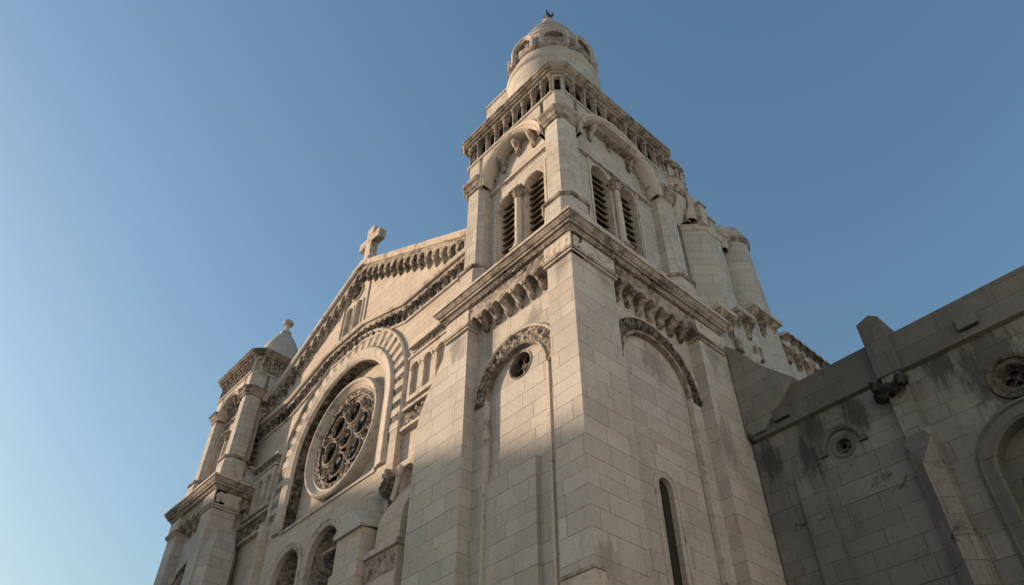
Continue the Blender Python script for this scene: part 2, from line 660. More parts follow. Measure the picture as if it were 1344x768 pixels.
def column_mesh(name, h, r, mat='trim', capmat='carved', base=True):
    mb = MB()
    ch = min(0.42, h * 0.26)
    prof = [(r * 1.7, 0), (r * 1.7, h * 0.03), (r * 1.25, h * 0.06), (r * 1.35, h * 0.08), (r, h * 0.1)] if base else [(r, 0)]
    prof += [(r * 1.02, h * 0.4), (r * 0.95, h - ch - 0.02)]
    lathe(mb, 0, 0, prof, mat, 14)
    cap = [(r * 0.95, h - ch - 0.02), (r * 1.2, h - ch), (r * 1.0, h - ch * 0.85), (r * 1.45, h - ch * 0.6), (r * 1.25, h - ch * 0.5),
           (r * 1.8, h - ch * 0.22), (r * 1.95, h - ch * 0.15)]
    lathe(mb, 0, 0, cap, capmat, 16, ribs=8, ribamp=0.12)
    q = r * 2.0
    f = Fr((0, 0), (1, 0), (0, -1))
    box(mb, f, -q, q, h - ch * 0.17, h, -q, q, capmat)
    if base:
        box(mb, f, -r * 1.8, r * 1.8, -0.02, 0.02, -r * 1.8, r * 1.8, mat)
    ob = mb.build(name, smooth=45)
    me = ob.data
    bpy.data.objects.remove(ob)
    return me


def inst(me, name, loc, parent, rotz=0.0, sc=(1, 1, 1)):
    root = parent
    while root.parent is not None:
        root = root.parent
    o = bpy.data.objects.new(name, me)
    COL.objects.link(o)
    o.parent = parent
    o.location = Vector(loc) - Vector(root.location)
    o.rotation_euler = (0, 0, rotz)
    o.scale = sc
    return o


def blob(mb, c, r, mat, amp=0.25, freq=2.0, seed=0.0, n=14, sc=(1, 1, 1)):
    v, fs = [], []
    for i in range(n + 1):
        th = math.pi * i / n
        for j in range(2 * n):
            ph = math.pi * j / n
            d = Vector((math.sin(th) * math.cos(ph), math.sin(th) * math.sin(ph), math.cos(th)))
            k = r * (1 + amp * noise.noise(d * freq + Vector((seed, seed * 2, 0))))
            v.append((c[0] + d.x * k * sc[0], c[1] + d.y * k * sc[1], c[2] + d.z * k * sc[2]))
    for i in range(n):
        for j in range(2 * n):
            k = (j + 1) % (2 * n)
            fs.append((i * 2 * n + j, (i + 1) * 2 * n + j, (i + 1) * 2 * n + k, i * 2 * n + k))
    mb.add(v, fs, mat)


def tube(mb, pts, rad, mat, n=10, caps=True, amp=0.0, seed=0.0):
    P = [Vector(p) for p in pts]
    v = []
    for i, p in enumerate(P):
        t = (P[min(i + 1, len(P) - 1)] - P[max(i - 1, 0)]).normalized()
        a = t.cross(Vector((0, 0, 1)))
        if a.length < 1e-3:
            a = Vector((1, 0, 0))
        a.normalize()
        b = a.cross(t)
        for j in range(n):
            th = 2 * math.pi * j / n
            q = p + (a * math.cos(th) + b * math.sin(th)) * rad[i] * (1 + amp * noise.noise(Vector((p.x * 7 + j, p.y * 7, p.z * 7 + seed))))
            v.append(q)
    fs = []
    for i in range(len(P) - 1):
        for j in range(n):
            k = (j + 1) % n
            fs.append((i * n + j, i * n + k, (i + 1) * n + k, (i + 1) * n + j))
    if caps:
        fs += [tuple(range(n - 1, -1, -1)), tuple((len(P) - 1) * n + j for j in range(n))]
    mb.add(v, fs, mat)


# ------------------------------------------------------------------ ground, road, pavement
mb = MB()
mb.add([(-900, -900, -0.15), (900, -900, -0.15), (900, 900, -0.15), (-900, 900, -0.15)], [(0, 1, 2, 3)], 'earth')
mb.build('ground', kind='structure')
mb = MB()
box(mb, front(0, 0), -60, 40, -0.3, 0.0, 1.0, 17.0, 'paving')
mb.build('pavement', kind='structure')
mb = MB()
mb.add([(-80, -26, -0.12), (60, -26, -0.12), (60, -17.3, -0.12), (-80, -17.3, -0.12)], [(0, 1, 2, 3)], 'asphalt')
for i in range(20):
    x = -78 + i * 7
    mb.add([(x, -21.7, -0.116), (x + 3, -21.7, -0.116), (x + 3, -21.55, -0.116), (x, -21.55, -0.116)], [(0, 1, 2, 3)], 'paint')
mb.build('road', kind='structure')
mb = MB()
box(mb, front(0, 0), -80, 60, -0.3, 0.005, 17.0, 17.3, 'kerb')
mb.build('kerb', kind='structure')


# ------------------------------------------------------------------ towers
def square(u0, u1, v0, v1, ch=0.0):
    if not ch:
        return [(u0, v0), (u1, v0), (u1, v1), (u0, v1)]
    return [(u0 + ch, v0), (u1 - ch, v0), (u1, v0 + ch), (u1, v1 - ch), (u1 - ch, v1), (u0 + ch, v1), (u0, v1 - ch), (u0, v0 + ch)]


def panel_arch(t, f, a0, a1, pier_z, zc, r_out, d, carved, seed, oculus=None, slit=None, name='blind_arch'):
    """recessed panel with a carved blind arch standing on its back plane d"""
    c = (a0 + a1) / 2
    r_in = r_out - 0.58
    mb = MB()
    holes = []
    plate(mb, f, [(a0, -0.1), (a1, -0.1), (a1, pier_z), (a0, pier_z)], [arch_pts(c, zc, r_in, 0.3, 26)], d - 0.16, d, 'ashlar', back=False)
    tym = []
    if oculus:
        tym.append(circ(oculus[0], oculus[1], oculus[2], 24))
    if slit:
        tym.append(arch_pts(slit[0], slit[1], slit[2], slit[3], 12))
    plate(mb, f, arch_pts(c, zc, r_in + 0.02, 0.0, 26), tym, d - 0.75, d - 0.15, 'ashlar', back=False)
    mb.build('panel', t)
    mb = MB()
    arch_sweep(mb, f, c, zc, [(r_in - 0.03, d - 0.1), (r_in - 0.03, d + 0.05), (r_in + 0.02, d + 0.09), (r_in + 0.07, d + 0.05), (r_in + 0.07, d)], 'trim_dark', n=30)
    arch_sweep(mb, f, c, zc, [(r_out - 0.05, d), (r_out - 0.05, d + 0.07), (r_out, d + 0.1), (r_out + 0.05, d + 0.07), (r_out + 0.05, d)], 'trim', n=30)
    relief_arch(mb, f, c, zc, r_in + 0.06, r_out - 0.04, d + 0.015, 0.15, carved, ang=(-2, 182), cell=0.2, res=0.028, seed=seed)
    for s in (0, 1):        # jamb shafts under the arch
        aa = c + (1 if s else -1) * r_in
        lo, hi = (aa - 0.03, aa + 0.07) if s else (aa - 0.07, aa + 0.03)
        box(mb, f, lo, hi, 0.3, zc, d - 0.1, d + 0.06, 'trim')
    o = mb.build(name, t, smooth=50)
    if oculus:
        a, z, r = oculus
        mb = MB()
        arch_sweep(mb, f, a, z, [(r - 0.03, d - 0.3), (r - 0.03, d - 0.14), (r, d - 0.12), (r + 0.03, d - 0.12), (r + 0.04, d - 0.15)], 'trim_dark', n=24, full=True)
        ow = mb.build('oculus_window', t, smooth=50)
        mb = MB()
        hl = [circ(a + 0.55 * r * math.cos(k * 1.5708 + .785), z + 0.55 * r * math.sin(k * 1.5708 + .785), 0.33 * r, 14) for k in range(4)]
        plate(mb, f, circ(a, z, r, 24), hl, d - 0.4, d - 0.3, 'carved_dark')
        mb.build('tracery', ow)
        mb = MB()
        plate(mb, f, circ(a, z, r, 24), [], d - 0.5, d - 0.46, 'glass')
        mb.build('pane', ow)
    if slit:
        a, zt, r, zb = slit
        mb = MB()
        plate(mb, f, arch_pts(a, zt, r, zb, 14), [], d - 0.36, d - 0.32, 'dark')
        sw = mb.build('slit_window', t)
        mb = MB()
        arch_sweep(mb, f, a, zt, [(r + 0.16, d - 0.15), (r + 0.16, d - 0.12), (r + 0.2, d - 0.115), (r + 0.24, d - 0.12), (r + 0.24, d - 0.15)], 'trim', zb=zb, n=18)
        mb.build('frame', sw, smooth=50)
    return o


def tower(t, U, V, Wd, Dp, zk, carved, near, full=True, seed=0.0):
    """square bell tower whose near corner stands at (U, V); zk maps the belfry heights"""
    fL, fR = front(U, V), side(U, V)
    P = 0.45
    zc0 = 18.25
    # core and piers of the shaft
    mb = MB()
    prism(mb, [(U - Wd + 1.3, V + 1.3), (U - 1.3, V + 1.3), (U - 1.3, V + Dp - 0.3), (U - Wd + 1.3, V + Dp - 0.3)], 0, 19.3, 'ashlar')
    pl = near['pl']
    pr = near['pr']
    pf = near['pf']
    # left pier, corner pier, far right pier
    box(mb, fL, -Wd, -Wd + pl, -0.1, 19.0, -1.2, 0, 'ashlar')
    box(mb, fL, -pr, 0, -0.1, 19.0, -1.2, 0, 'ashlar')
    box(mb, fR, 1.2, near['pr2'], -0.1, 19.0, -1.2, 0, 'ashlar')
    box(mb, fR, Dp - pf, Dp + 0.3, -0.1, 19.0, -1.2, 0, 'ashlar')
    box(mb, Fr((U - Wd, V), (0, 1), (-1, 0)), 1.2, Dp, -0.1, 19.0, -0.8, 0, 'ashlar')
    mb.build('shaft', t)
    # panels
    a0, a1 = -Wd + pl, -pr
    panel_arch(t, fL, a0, a1, 19.0, 15.35, near['r1'], -P, carved[0], seed + 1, oculus=near.get('oc'))
    b0, b1 = near['pr2'], Dp - pf
    panel_arch(t, fR, b0, b1, 19.0, 15.9, near['r2'], -P, carved[1], seed + 2, slit=near.get('slit'))
    # corbel tables between the piers
    cm = console_mesh('corbel', 0.29, 0.56, 0.42, 'carved', seed)
    for f, x0, x1, n in ((fL, a0, a1, near['n1']), (fR, b0, b1, near['n2'])):
        mb = MB()
        pts = scallop(mb, f, x0, x1, lambda a: 19.02, n, 0.42, -P, 0.02, 'trim_dark', pend=0.2)
        relief_wall(mb, f, x0, x1, 19.0, 19.3, 0.0, 0.07, 'carved', cell=0.13, res=0.04, seed=seed + 5)
        box(mb, f, x0, x1, 18.99, 19.32, -P, 0.005, 'trim_dark')
        tb = mb.build('corbel_table', t, smooth=40)
        for i, (a, z) in enumerate(pts):
            if i in (0, n):
                continue
            inst(cm, 'corbel', f(a, z + 0.12, -P + 0.02), tb, f.rot, (random.uniform(.9, 1.08), 1.05, random.uniform(.92, 1.08)))
    # carved caps on the piers
    for f, x0, x1 in ((fL, -Wd, a0), (fL, a1, 0.0), (fR, 0.0, b0), (fR, b1, Dp + 0.3)):
        mb = MB()
        e0 = 0.06 if (f is fL and x0 == -Wd) or (f is fR and x0 == b1) else (0.06 if x0 == a1 and f is fL else 0)
        e1 = 0.06 if (f is fL and x1 == a0) or (f is fR) else 0
        if f is fL and x1 == 0.0:
            e1 = 0.06
        if f is fR and x0 == 0.0:
            e0 = -0.01
        box(mb, f, x0 - e0, x1 + e1, 18.62, 19.3, -0.5, 0.06, 'trim')
        box(mb, f, x0 - e0 - 0.05, x1 + e1 + 0.05, 18.5, 18.62, -0.5, 0.13, 'trim_dark')
        box(mb, f, x0 - e0 - 0.02, x1 + e1 + 0.02, 18.42, 18.5, -0.5, 0.085, 'trim')
        relief_wall(mb, f, x0 + 0.05, x1 - 0.05, 18.7, 19.24, 0.055, 0.05, 'trim', cell=0.16, res=0.04, seed=seed + x0)
        mb.build('pier_cap', t, smooth=40)
    # main cornice
    mb = MB()
    plan = square(U - Wd, U, V, V + Dp + 0.3)
    sweep_plan(mb, plan, [(-0.3, 19.29), (0.1, 19.29), (0.1, 19.35), (0.17, 19.4), (0.17, 19.47)], 'trim_dark')
    sweep_plan(mb, plan, [(-0.3, 19.47), (0.26, 19.475), (0.26, 19.56), (0.31, 19.58), (0.36, 19.66), (0.38, 19.68), (0.38, 19.76)], 'trim_dark')
    sweep_plan(mb, plan, [(-0.3, 19.76), (0.44, 19.765), (0.44, 19.87), (0.4, 19.89), (0.1, 20.06), (-0.1, 20.34), (-0.16, 20.5)], 'trim')
    for f, L in ((fL, (-Wd, 0)), (fR, (0, Dp))):
        relief_wall(mb, f, L[0] + .05, L[1] - .05, 19.3, 19.42, 0.13, 0.06, 'carved', cell=0.09, res=0.04, seed=seed + 8)
    mb.build('cornice', t)

    # ---- belfry
    I = 0.2
    zb, zm, zs0, zt0, zcap, zcap2, za, zp, zo, zlip, ztop = [zk(z) for z in (20.3, 21.45, 21.75, 25.3, 26.2, 26.85, 26.1, 28.2, 29.5, 29.57, 29.92)]
    uL, uR, vF, vB = U - Wd + I, U - I, V + I, V + Dp - I
    pw = near['pw']
    mb = MB()
    piers = [(uR - pw, uR, vF, vF + pw), (uL, uL + pw, vF, vF + pw), (uR - pw, uR, vB - pw, vB), (uL, uL + pw, vB - pw, vB)]
    for p_ in piers:
        pm = MB()
        plan = square(*p_, 0.2)
        base = square(p_[0], p_[1], p_[2], p_[3], 0.2)
        prism(pm, offset_plan(base, 0.18), zb - 0.3, zb + 0.35, 'trim', plan1=offset_plan(base, 0.16))
        prism(pm, offset_plan(base, 0.16), zb + 0.35, zm, 'ashlar_fine', plan1=offset_plan(base, 0.12))
        sweep_plan(pm, base, [(0.12, zm - 0.01), (0.2, zm + 0.03), (0.22, zm + 0.12), (0.12, zm + 0.2), (0.0, zm + 0.26)], 'trim_dark')
        prism(pm, plan, zm + 0.2, zcap, 'ashlar_fine', plan1=offset_plan(plan, -0.02))
        sweep_plan(pm, plan, [(-0.03, zcap - 0.02), (0.04, zcap + 0.02), (0.06, zcap + 0.14), (0.12, zcap + 0.2), (0.14, zcap + 0.36), (0.24, zcap + 0.46), (0.26, zcap2 - 0.06), (0.2, zcap2), (-0.05, zcap2 + 0.02)], 'trim_dark')
        prism(pm, plan, zcap2 - 0.05, zp - 0.05, 'ashlar_fine')
        pm.build('belfry_pier', t, smooth=30)
    # belfry walls with the twin openings
    for f, lo, hi, big in ((fL, -Wd + I + pw, -I - pw, 'l'), (fR, I + pw, Dp - I - pw, 'r')):
        c = (lo + hi) / 2
        half = (hi - lo) / 2
        wr = min(0.52, half * 0.33)
        off = wr + 0.25
        zs, zt_ = (zk(21.3), zk(25.05)) if big == 'l' else (zk(21.65), zk(25.72))
        zsp = zt_ - wr
        d = -0.72
        mb = MB()
        plate(mb, f, [(lo - 0.3, zb - 0.2), (hi + 0.3, zb - 0.2), (hi + 0.3, zp), (lo - 0.3, zp)],
              [arch_pts(c - off, zsp, wr, zs, 18), arch_pts(c + off, zsp, wr, zs, 18)], d - 0.75, d, 'ashlar_fine', 'trim')
        # sloping plinth under the windows
        v = [f(lo, zb - 0.1, 0.05), f(hi, zb - 0.1, 0.05), f(hi, zb + 0.35, -0.05), f(lo, zb + 0.35, -0.05), f(hi, zs - 0.12, d + 0.16), f(lo, zs - 0.12, d + 0.16), f(hi, zs, d), f(lo, zs, d)]
        mb.add(v, [(0, 1, 2, 3), (3, 2, 4, 5), (5, 4, 6, 7)], 'ashlar_fine')
        box(mb, f, lo, hi, zs - 0.14, zs - 0.02, d - 0.05, d + 0.24, 'trim')
        mb.build('belfry_wall', t, smooth=25)
        # spandrel with the great arch
        mb = MB()
        r_in = half - 0.12
        out = [(lo, za)] + [(c - r_in, za)] + arch_pts(c, za, r_in, None, 28)[::-1][1:-1] + [(c + r_in, za), (hi, za), (hi, zp), (lo, zp)]
        plate(mb, f, out, [], d - 0.02, -I, 'ashlar_fine')
        mb.build('spandrel', t)
        mb = MB()
        zz = za
        arch_sweep(mb, f, c, zz, [(r_in - 0.02, -I - 0.45), (r_in - 0.05, -I - 0.02), (r_in, -I + 0.05), (r_in + 0.08, -I + 0.03), (r_in + 0.1, -I + 0.08), (r_in + 0.2, -I + 0.12), (r_in + 0.24, -I + 0.06), (r_in + 0.24, -I)], 'trim', n=36)
        relief_arch(mb, f, c, zz, r_in - 0.16, r_in - 0.03, -I - 0.5, 0.1, 'carved', cell=0.12, res=0.04, seed=seed + 4)
        mb.build('great_arch', t, smooth=45)
        # string course and bracket figures under the arch
        mb = MB()
        sc_ = zk(26.0)
        box(mb, f, lo, hi, sc_ - 0.12, sc_ - 0.02, d - 0.02, d + 0.1, 'trim')
        relief_wall(mb, f, lo, hi, sc_ - 0.27, sc_ - 0.12, d + 0.005, 0.09, 'carved', cell=0.1, res=0.035, seed=seed + 6)
        mb.build('string_course', t, smooth=40)
        bm_ = console_mesh('bracket', 0.3, 0.75, 0.42, 'carved', seed + 3)
        for k in (-1, 0, 1):
            zz_ = za + math.sqrt(max(0.05, (r_in - 0.15) ** 2 - (k * half * 0.5) ** 2)) + 0.06
            inst(bm_, 'bracket', f(c + k * half * 0.5, zz_, d), t, f.rot, (1, 1, min(1.0, (zz_ - sc_) / 0.8)))
            if k < 1:
                pass
        # windows: hood, colonnette, louvres
        wnd = MB()
        for s in (-1, 1):
            arch_sweep(wnd, f, c + s * off, zsp, [(wr - 0.02, d - 0.12), (wr - 0.02, d + 0.03), (wr + 0.03, d + 0.06), (wr + 0.1, d + 0.04), (wr + 0.1, d)], 'trim', n=20)
        bx0, bx1 = c - off - wr - 0.16, c + off + wr + 0.16
        for (p0, p1) in ((bx0, bx0 + 0.1), (bx1 - 0.1, bx1)):
            box(wnd, f, p0, p1, zs, zsp + wr + 0.25, d, d + 0.05, 'trim')
        w_ = wnd.build('belfry_window', t, smooth=45)
        cmesh = column_mesh('colonnette', zsp - zs + 0.02, 0.14)
        inst(cmesh, 'colonnette', f(c, zs - 0.02, d + 0.1), w_, f.rot)
        mb = MB()
        relief_wall(mb, f, c - 0.34, c + 0.34, zsp - 0.34, zsp + .06, d + 0.02, 0.2, 'carved', cell=0.15, res=0.03, seed=seed + 7)
        box(mb, f, c - .34, c + .34, zsp - .02, zsp + .06, d, d + .3, 'trim_dark')
        mb.build('capital', w_, smooth=50)
        for s in (-1, 1):
            mb = MB()
            nl = max(6, int((zsp + wr - zs) / 0.34))
            for q in range(nl):
                zq = zs + 0.1 + q * (zsp + wr - zs) / nl
                x0, x1 = c + s * off - wr - .02, c + s * off + wr + .02
                y0, y1 = d - 0.22, d - 0.6
                vv = [f(x0, zq, y0), f(x1, zq, y0), f(x1, zq + 0.26, y1), f(x0, zq + 0.26, y1),
                      f(x0, zq - 0.06, y0 - 0.01), f(x1, zq - 0.06, y0 - 0.01), f(x1, zq + 0.2, y1 - 0.01), f(x0, zq + 0.2, y1 - 0.01)]
                mb.add(vv, [(0, 1, 2, 3), (4, 7, 6, 5), (0, 4, 5, 1), (2, 6, 7, 3), (1, 5, 6, 2), (0, 3, 7, 4)], 'wood')
            mb.build('louvre', w_)
    # inside of the belfry
    mb = MB()
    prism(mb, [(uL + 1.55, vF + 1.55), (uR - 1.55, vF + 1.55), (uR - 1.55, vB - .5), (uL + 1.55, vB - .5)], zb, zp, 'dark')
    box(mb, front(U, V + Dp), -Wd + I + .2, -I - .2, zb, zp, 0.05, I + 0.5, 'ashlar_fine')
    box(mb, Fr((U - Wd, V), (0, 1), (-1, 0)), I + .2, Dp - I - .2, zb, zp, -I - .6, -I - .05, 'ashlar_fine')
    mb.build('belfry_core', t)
    # parapet: plinth, arcade, crowning lip
    CH, C2 = 0.34, 0.12
    plan = [(uL + C2, vF), (uR - CH, vF), (uR, vF + CH), (uR, vB - C2), (uR - C2, vB), (uL + C2, vB), (uL, vB - C2), (uL, vF + C2)]
    mb = MB()
    sweep_plan(mb, plan, [(-0.3, zp - 0.11), (0.05, zp - 0.1), (0.07, zp - 0.02), (0.0, zp), (-0.3, zp + 0.005)], 'ashlar_fine')
    mb.build('parapet_plinth', t)
    mb = MB()
    sweep_plan(mb, plan, [(-0.5, zo), (0.06, zo), (0.1, zo + 0.04), (0.1, zlip), (0.2, zlip + 0.02), (0.2, zlip + 0.09), (0.28, zlip + 0.11), (0.34, zlip + 0.18), (0.38, zlip + 0.2), (0.38, ztop - 0.07), (0.3, ztop), (-0.5, ztop + 0.02)], 'trim_dark')
    mb.build('parapet_cornice', t)
    colm = column_mesh('parapet_column', zo - zp - 0.0, 0.055, 'trim_dark', 'carved')
    for f, L0, L1, n in ((fL, -Wd + I + C2, -I - CH, near['m1']), (fR, I + CH, Dp - I - C2, near['m2'])):
        w = (L1 - L0) / n
        hl = []
        for i in range(n):
            c = L0 + w * (i + 0.5)
            r = w * 0.36
            hl.append(arch_pts(c, zo - 0.07 - r, r, zp + 0.04, 10))
        mb = MB()
        plate(mb, f, [(L0, zp - 0.01), (L1, zp - 0.01), (L1, zo + 0.01), (L0, zo + 0.01)], hl, -I - 0.18, -I - 0.06, 'trim_dark')
        if near.get('blind'):
            relief_wall(mb, f, L0 + .02, L1 - .02, zp, zo, -I - 0.2, 0.12, 'carved', cell=.2, res=.05, seed=seed + 3)
            box(mb, f, L0, L1, zp, zo, -I - .4, -I - .2, 'trim')
        ar = mb.build('parapet_arcade', t)
        for i in range(n + 1):
            inst(colm, 'parapet_column', f(L0 + w * i + (0.06 if i == 0 else -0.06 if i == n else 0), zp, -I - 0.03), ar, f.rot)
    # chamfered corner opening
    s2 = 1 / math.sqrt(2)
    for (x, y, ax, ay, nx, ny, ch) in ((uR - CH, vF, s2, s2, s2, -s2, CH), (uL, vF + C2, s2, -s2, -s2, -s2, C2), (uR, vB - C2, -s2, s2, s2, s2, C2)):
        f = Fr((x, y), (ax, ay), (nx, ny))
        mb = MB()
        L = ch / s2
        plate(mb, f, [(0, zp - 0.01), (L, zp - 0.01), (L, zo + 0.01), (0, zo + 0.01)], [arch_pts(L / 2, zo - 0.26, 0.15, zp + 0.05, 10)] if ch == CH else [], -0.2, -0.02, 'trim')
        mb.build('parapet_corner', t)
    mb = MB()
    prism(mb, [(uL + .9, vF + .9), (uR - .9, vF + .9), (uR - .9, vB - .9), (uL + .9, vB - .9)], zp - 0.1, zlip, 'dark')  # near-black inner block, gallery shade put into its colour
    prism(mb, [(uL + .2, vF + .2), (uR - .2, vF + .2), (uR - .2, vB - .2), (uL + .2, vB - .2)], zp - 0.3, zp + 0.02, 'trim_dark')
    prism(mb, [(uL + .34, vF + .34), (uR - .34, vF + .34), (uR - .34, vB - .34), (uL + .34, vB - .34)], zo - 0.06, zo - 0.012, 'dark')  # near-black ceiling sheet standing in for occlusion shade behind the openings
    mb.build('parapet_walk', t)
    # back walls of the parapet
    mb = MB()
    box(mb, front(U, V + Dp), -Wd + I + C2, -I - C2, zp, zo, -I - 0.25, -I + 0.0, 'trim')
    box(mb, Fr((U - Wd, V), (0, 1), (-1, 0)), I + C2, Dp - I - C2, zp, zo, -I - 0.3, -I - 0.02, 'trim')
    mb.build('parapet_back', t)


bt = thing('bell_tower', 'tall square stone bell tower with louvred twin windows, arcaded parapet and carved dome', 'bell tower', (-3.0, 3.6, 0))
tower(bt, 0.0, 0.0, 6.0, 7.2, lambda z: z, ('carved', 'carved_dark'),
      dict(pl=1.1, pr=1.04, pr2=1.9, pf=1.0, r1=1.93, r2=2.2, n1=7, n2=8, oc=(-2.95, 16.1, 0.47), slit=(3.85, 12.15, 0.3, 3.0), pw=1.05, m1=9, m2=10), seed=1.3)

# offset buttress beside the tower's left pier, plinth blocks
mb = MB()
fL = front(0, 0)
plate(mb, fL, [(-7.4, -0.1), (-6.003, -0.1), (-6.003, 18.1), (-6.25, 17.9), (-6.8, 17.1), (-7.25, 16.3), (-7.4, 15.7)], [], -1.3, -0.004, 'ashlar')
mb.build('buttress', bt)
mb = MB()
box(mb, fL, -4.3, -2.25, -0.1, 12.55, -0.62, -0.46, 'ashlar')
box(mb, fL, -1.02, 0.03, 8.0, 8.55, -0.3, 0.05, 'trim')
box(mb, fL, -1.02, 0.06, 8.55, 8.63, -0.3, 0.09, 'trim_dark')
mb.build('plinth_block', bt)

# attic block and dome of the bell tower
mb = MB()
prism(mb, square(-5.5, -1.7, 0.75, 4.6, 0.2), 29.9, 32.9, 'ashlar_fine')
sweep_plan(mb, square(-5.5, -1.7, 0.75, 4.6, 0.2), [(-.1, 32.89), (0.05, 32.91), (0.06, 33.03), (-.1, 33.15)], 'trim')
mb.build('attic_block', bt)
DC = (-2.5, 2.45)
RD, ZD, HD = 2.0, 33.0, 6.7


def dome_r(z):
    return RD * (1 - max(0.0, (z - ZD) / HD) ** 2.0)


mb = MB()
prof = [(RD + .12, 29.9), (RD + .12, 32.6), (RD + .2, 32.7), (RD + .2, 32.9), (RD + .06, 32.98)]
for i in range(1, 22):
    z = ZD + HD * 0.955 * i / 21
    prof.append((dome_r(z), z))
    if i % 3 == 0:
        prof += [(dome_r(z) + .045, z + .01), (dome_r(z) + .04, z + .1), (dome_r(z + .11), z + .11)]
lathe(mb, DC[0], DC[1], prof, 'ashlar', 56)
for k in range(8):
    th = math.radians(-42 + 22.5 + 45 * k)
    blob(mb, (DC[0] + 1.9 * math.cos(th), DC[1] + 1.9 * math.sin(th), 33.9), .24, 'carved', .45, 3.2, k, 10, (1, 1, 1.5))
dome = mb.build('dome', bt, smooth=28)
for k in range(8):
    th = math.radians(-42 + 45 * k)
    N = (math.cos(th), math.sin(th))
    zc = 34.45
    f = Fr((DC[0] + N[0] * 2.03, DC[1] + N[1] * 2.03), (-N[1], N[0]), N)
    mb = MB()
    arch_sweep(mb, f, 0, zc, [(0.46, -0.4), (0.46, 0.02), (0.5, 0.04), (0.54, 0.0), (0.58, 0.1), (0.68, 0.08), (0.68, -1.4)], 'trim', zb=33.7, n=24)
    plate(mb, f, arch_pts(0, zc, 0.5, 33.7, 18), [circ(0, zc, 0.15, 12), circ(.27, zc + .12, .08, 10), circ(-.27, zc + .12, .08, 10)], -0.2, -0.04, 'carved')
    relief_arch(mb, f, 0, zc, 0.14, 0.46, -0.04, 0.13, 'carved_dark', cell=0.12, res=0.03, seed=k)
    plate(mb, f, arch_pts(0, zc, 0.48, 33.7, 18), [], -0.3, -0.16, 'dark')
    mb.build('lucarne', dome, smooth=45)
ZF = ZD + HD * 0.93
mb = MB()
lathe(mb, DC[0], DC[1], [(0.42, ZF - .25), (0.48, ZF - .1), (0.46, ZF), (0.3, ZF + .15), (0.2, ZF + .5), (0.25, ZF + .6), (0.2, ZF + .7)], 'trim', 20)
mb.build('finial_base', dome, smooth=40)
mb = MB()
lathe(mb, DC[0], DC[1], [(0.19, ZF + .7), (0.13, ZF + 1.0), (0.16, ZF + 1.15), (0.09, ZF + 1.3), (0.02, ZF + 1.7)], 'bronze', 12)
for q in range(4):
    a = q * 1.57 + .4
    tube(mb, [(DC[0] + .1 * math.cos(a), DC[1] + .1 * math.sin(a), ZF + .9), (DC[0] + .26 * math.cos(a), DC[1] + .26 * math.sin(a), ZF + 1.1), (DC[0] + .24 * math.cos(a), DC[1] + .24 * math.sin(a), ZF + 1.4)], [.07, .07, .03], 'bronze', 8)
mb.build('finial', dome, smooth=40)

# ------------------------------------------------------------------ left tower
U2, V2 = -22.25, -0.8
zk2 = lambda z: 20.1 + (z - 20.1) * 0.80
lt = thing('corner_tower', 'smaller square stone corner tower with plain pointed dome, left of the gable', 'tower', (U2 - 2.35, V2 + 2.5, 0))
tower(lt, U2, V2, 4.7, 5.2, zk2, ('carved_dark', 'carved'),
      dict(pl=1.0, pr=1.0, pr2=1.2, pf=1.0, r1=1.3, r2=1.4, n1=4, n2=4, oc=None, slit=None, blind=True, pw=0.95, m1=8, m2=8), seed=11.7)
mb = MB()
# chamfered stair pier on the shaft
plan = [(U2 + .02, V2 + 0.1), (U2 + 0.55, V2 + .35), (U2 + 0.55, V2 + 1.4), (U2 + .02, V2 + 1.75)]
prism(mb, plan, -0.1, 16.4, 'ashlar')
prism(mb, plan, 16.4, 17.7, 'ashlar', plan1=[(U2 + .02, V2 + 0.5), (U2 + 0.06, V2 + .6), (U2 + 0.06, V2 + 1.2), (U2 + .02, V2 + 1.4)])
mb.build('buttress', lt)
D2 = (-24.4, 1.3)
mb = MB()
zd = 28.7
prof = [(1.15, 26.5), (1.15, zd - .2), (1.23, zd - .15), (1.23, zd), (1.15, zd + .03)]
for i in range(1, 15):
    q = i / 15
    prof.append((1.15 * (1 - q ** 2.3) + .02, zd + 2.8 * q))
lathe(mb, D2[0], D2[1], prof, 'ashlar', 40)
dm = mb.build('dome', lt, smooth=30)
mb = MB()
zf = zd + 2.65
lathe(mb, D2[0], D2[1], [(0.3, zf - .12), (0.33, zf), (0.25, zf + .1), (0.13, zf + .2), (0.11, zf + .55), (0.17, zf + .62)], 'trim', 16)
for q in range(6):
    a = q * math.pi / 3
    blob(mb, (D2[0] + .17 * math.cos(a), D2[1] + .17 * math.sin(a), zf + .75), .15, 'trim', .3, 3, q, 8)
blob(mb, (D2[0], D2[1], zf + .9), .18, 'trim', .25, 3, 4, 8)
mb.build('finial', dm, smooth=60)

# ------------------------------------------------------------------ gabled front
FV = 1.0
UC = -14.95
gf = thing('gabled_front', 'gabled stone church front with great rose window between the two towers', 'church front', (UC, FV, 0))
f = front(0, FV)
APZ, SL = 29.9, 0.555


def rake(a):
    return APZ - SL * abs(a - UC)


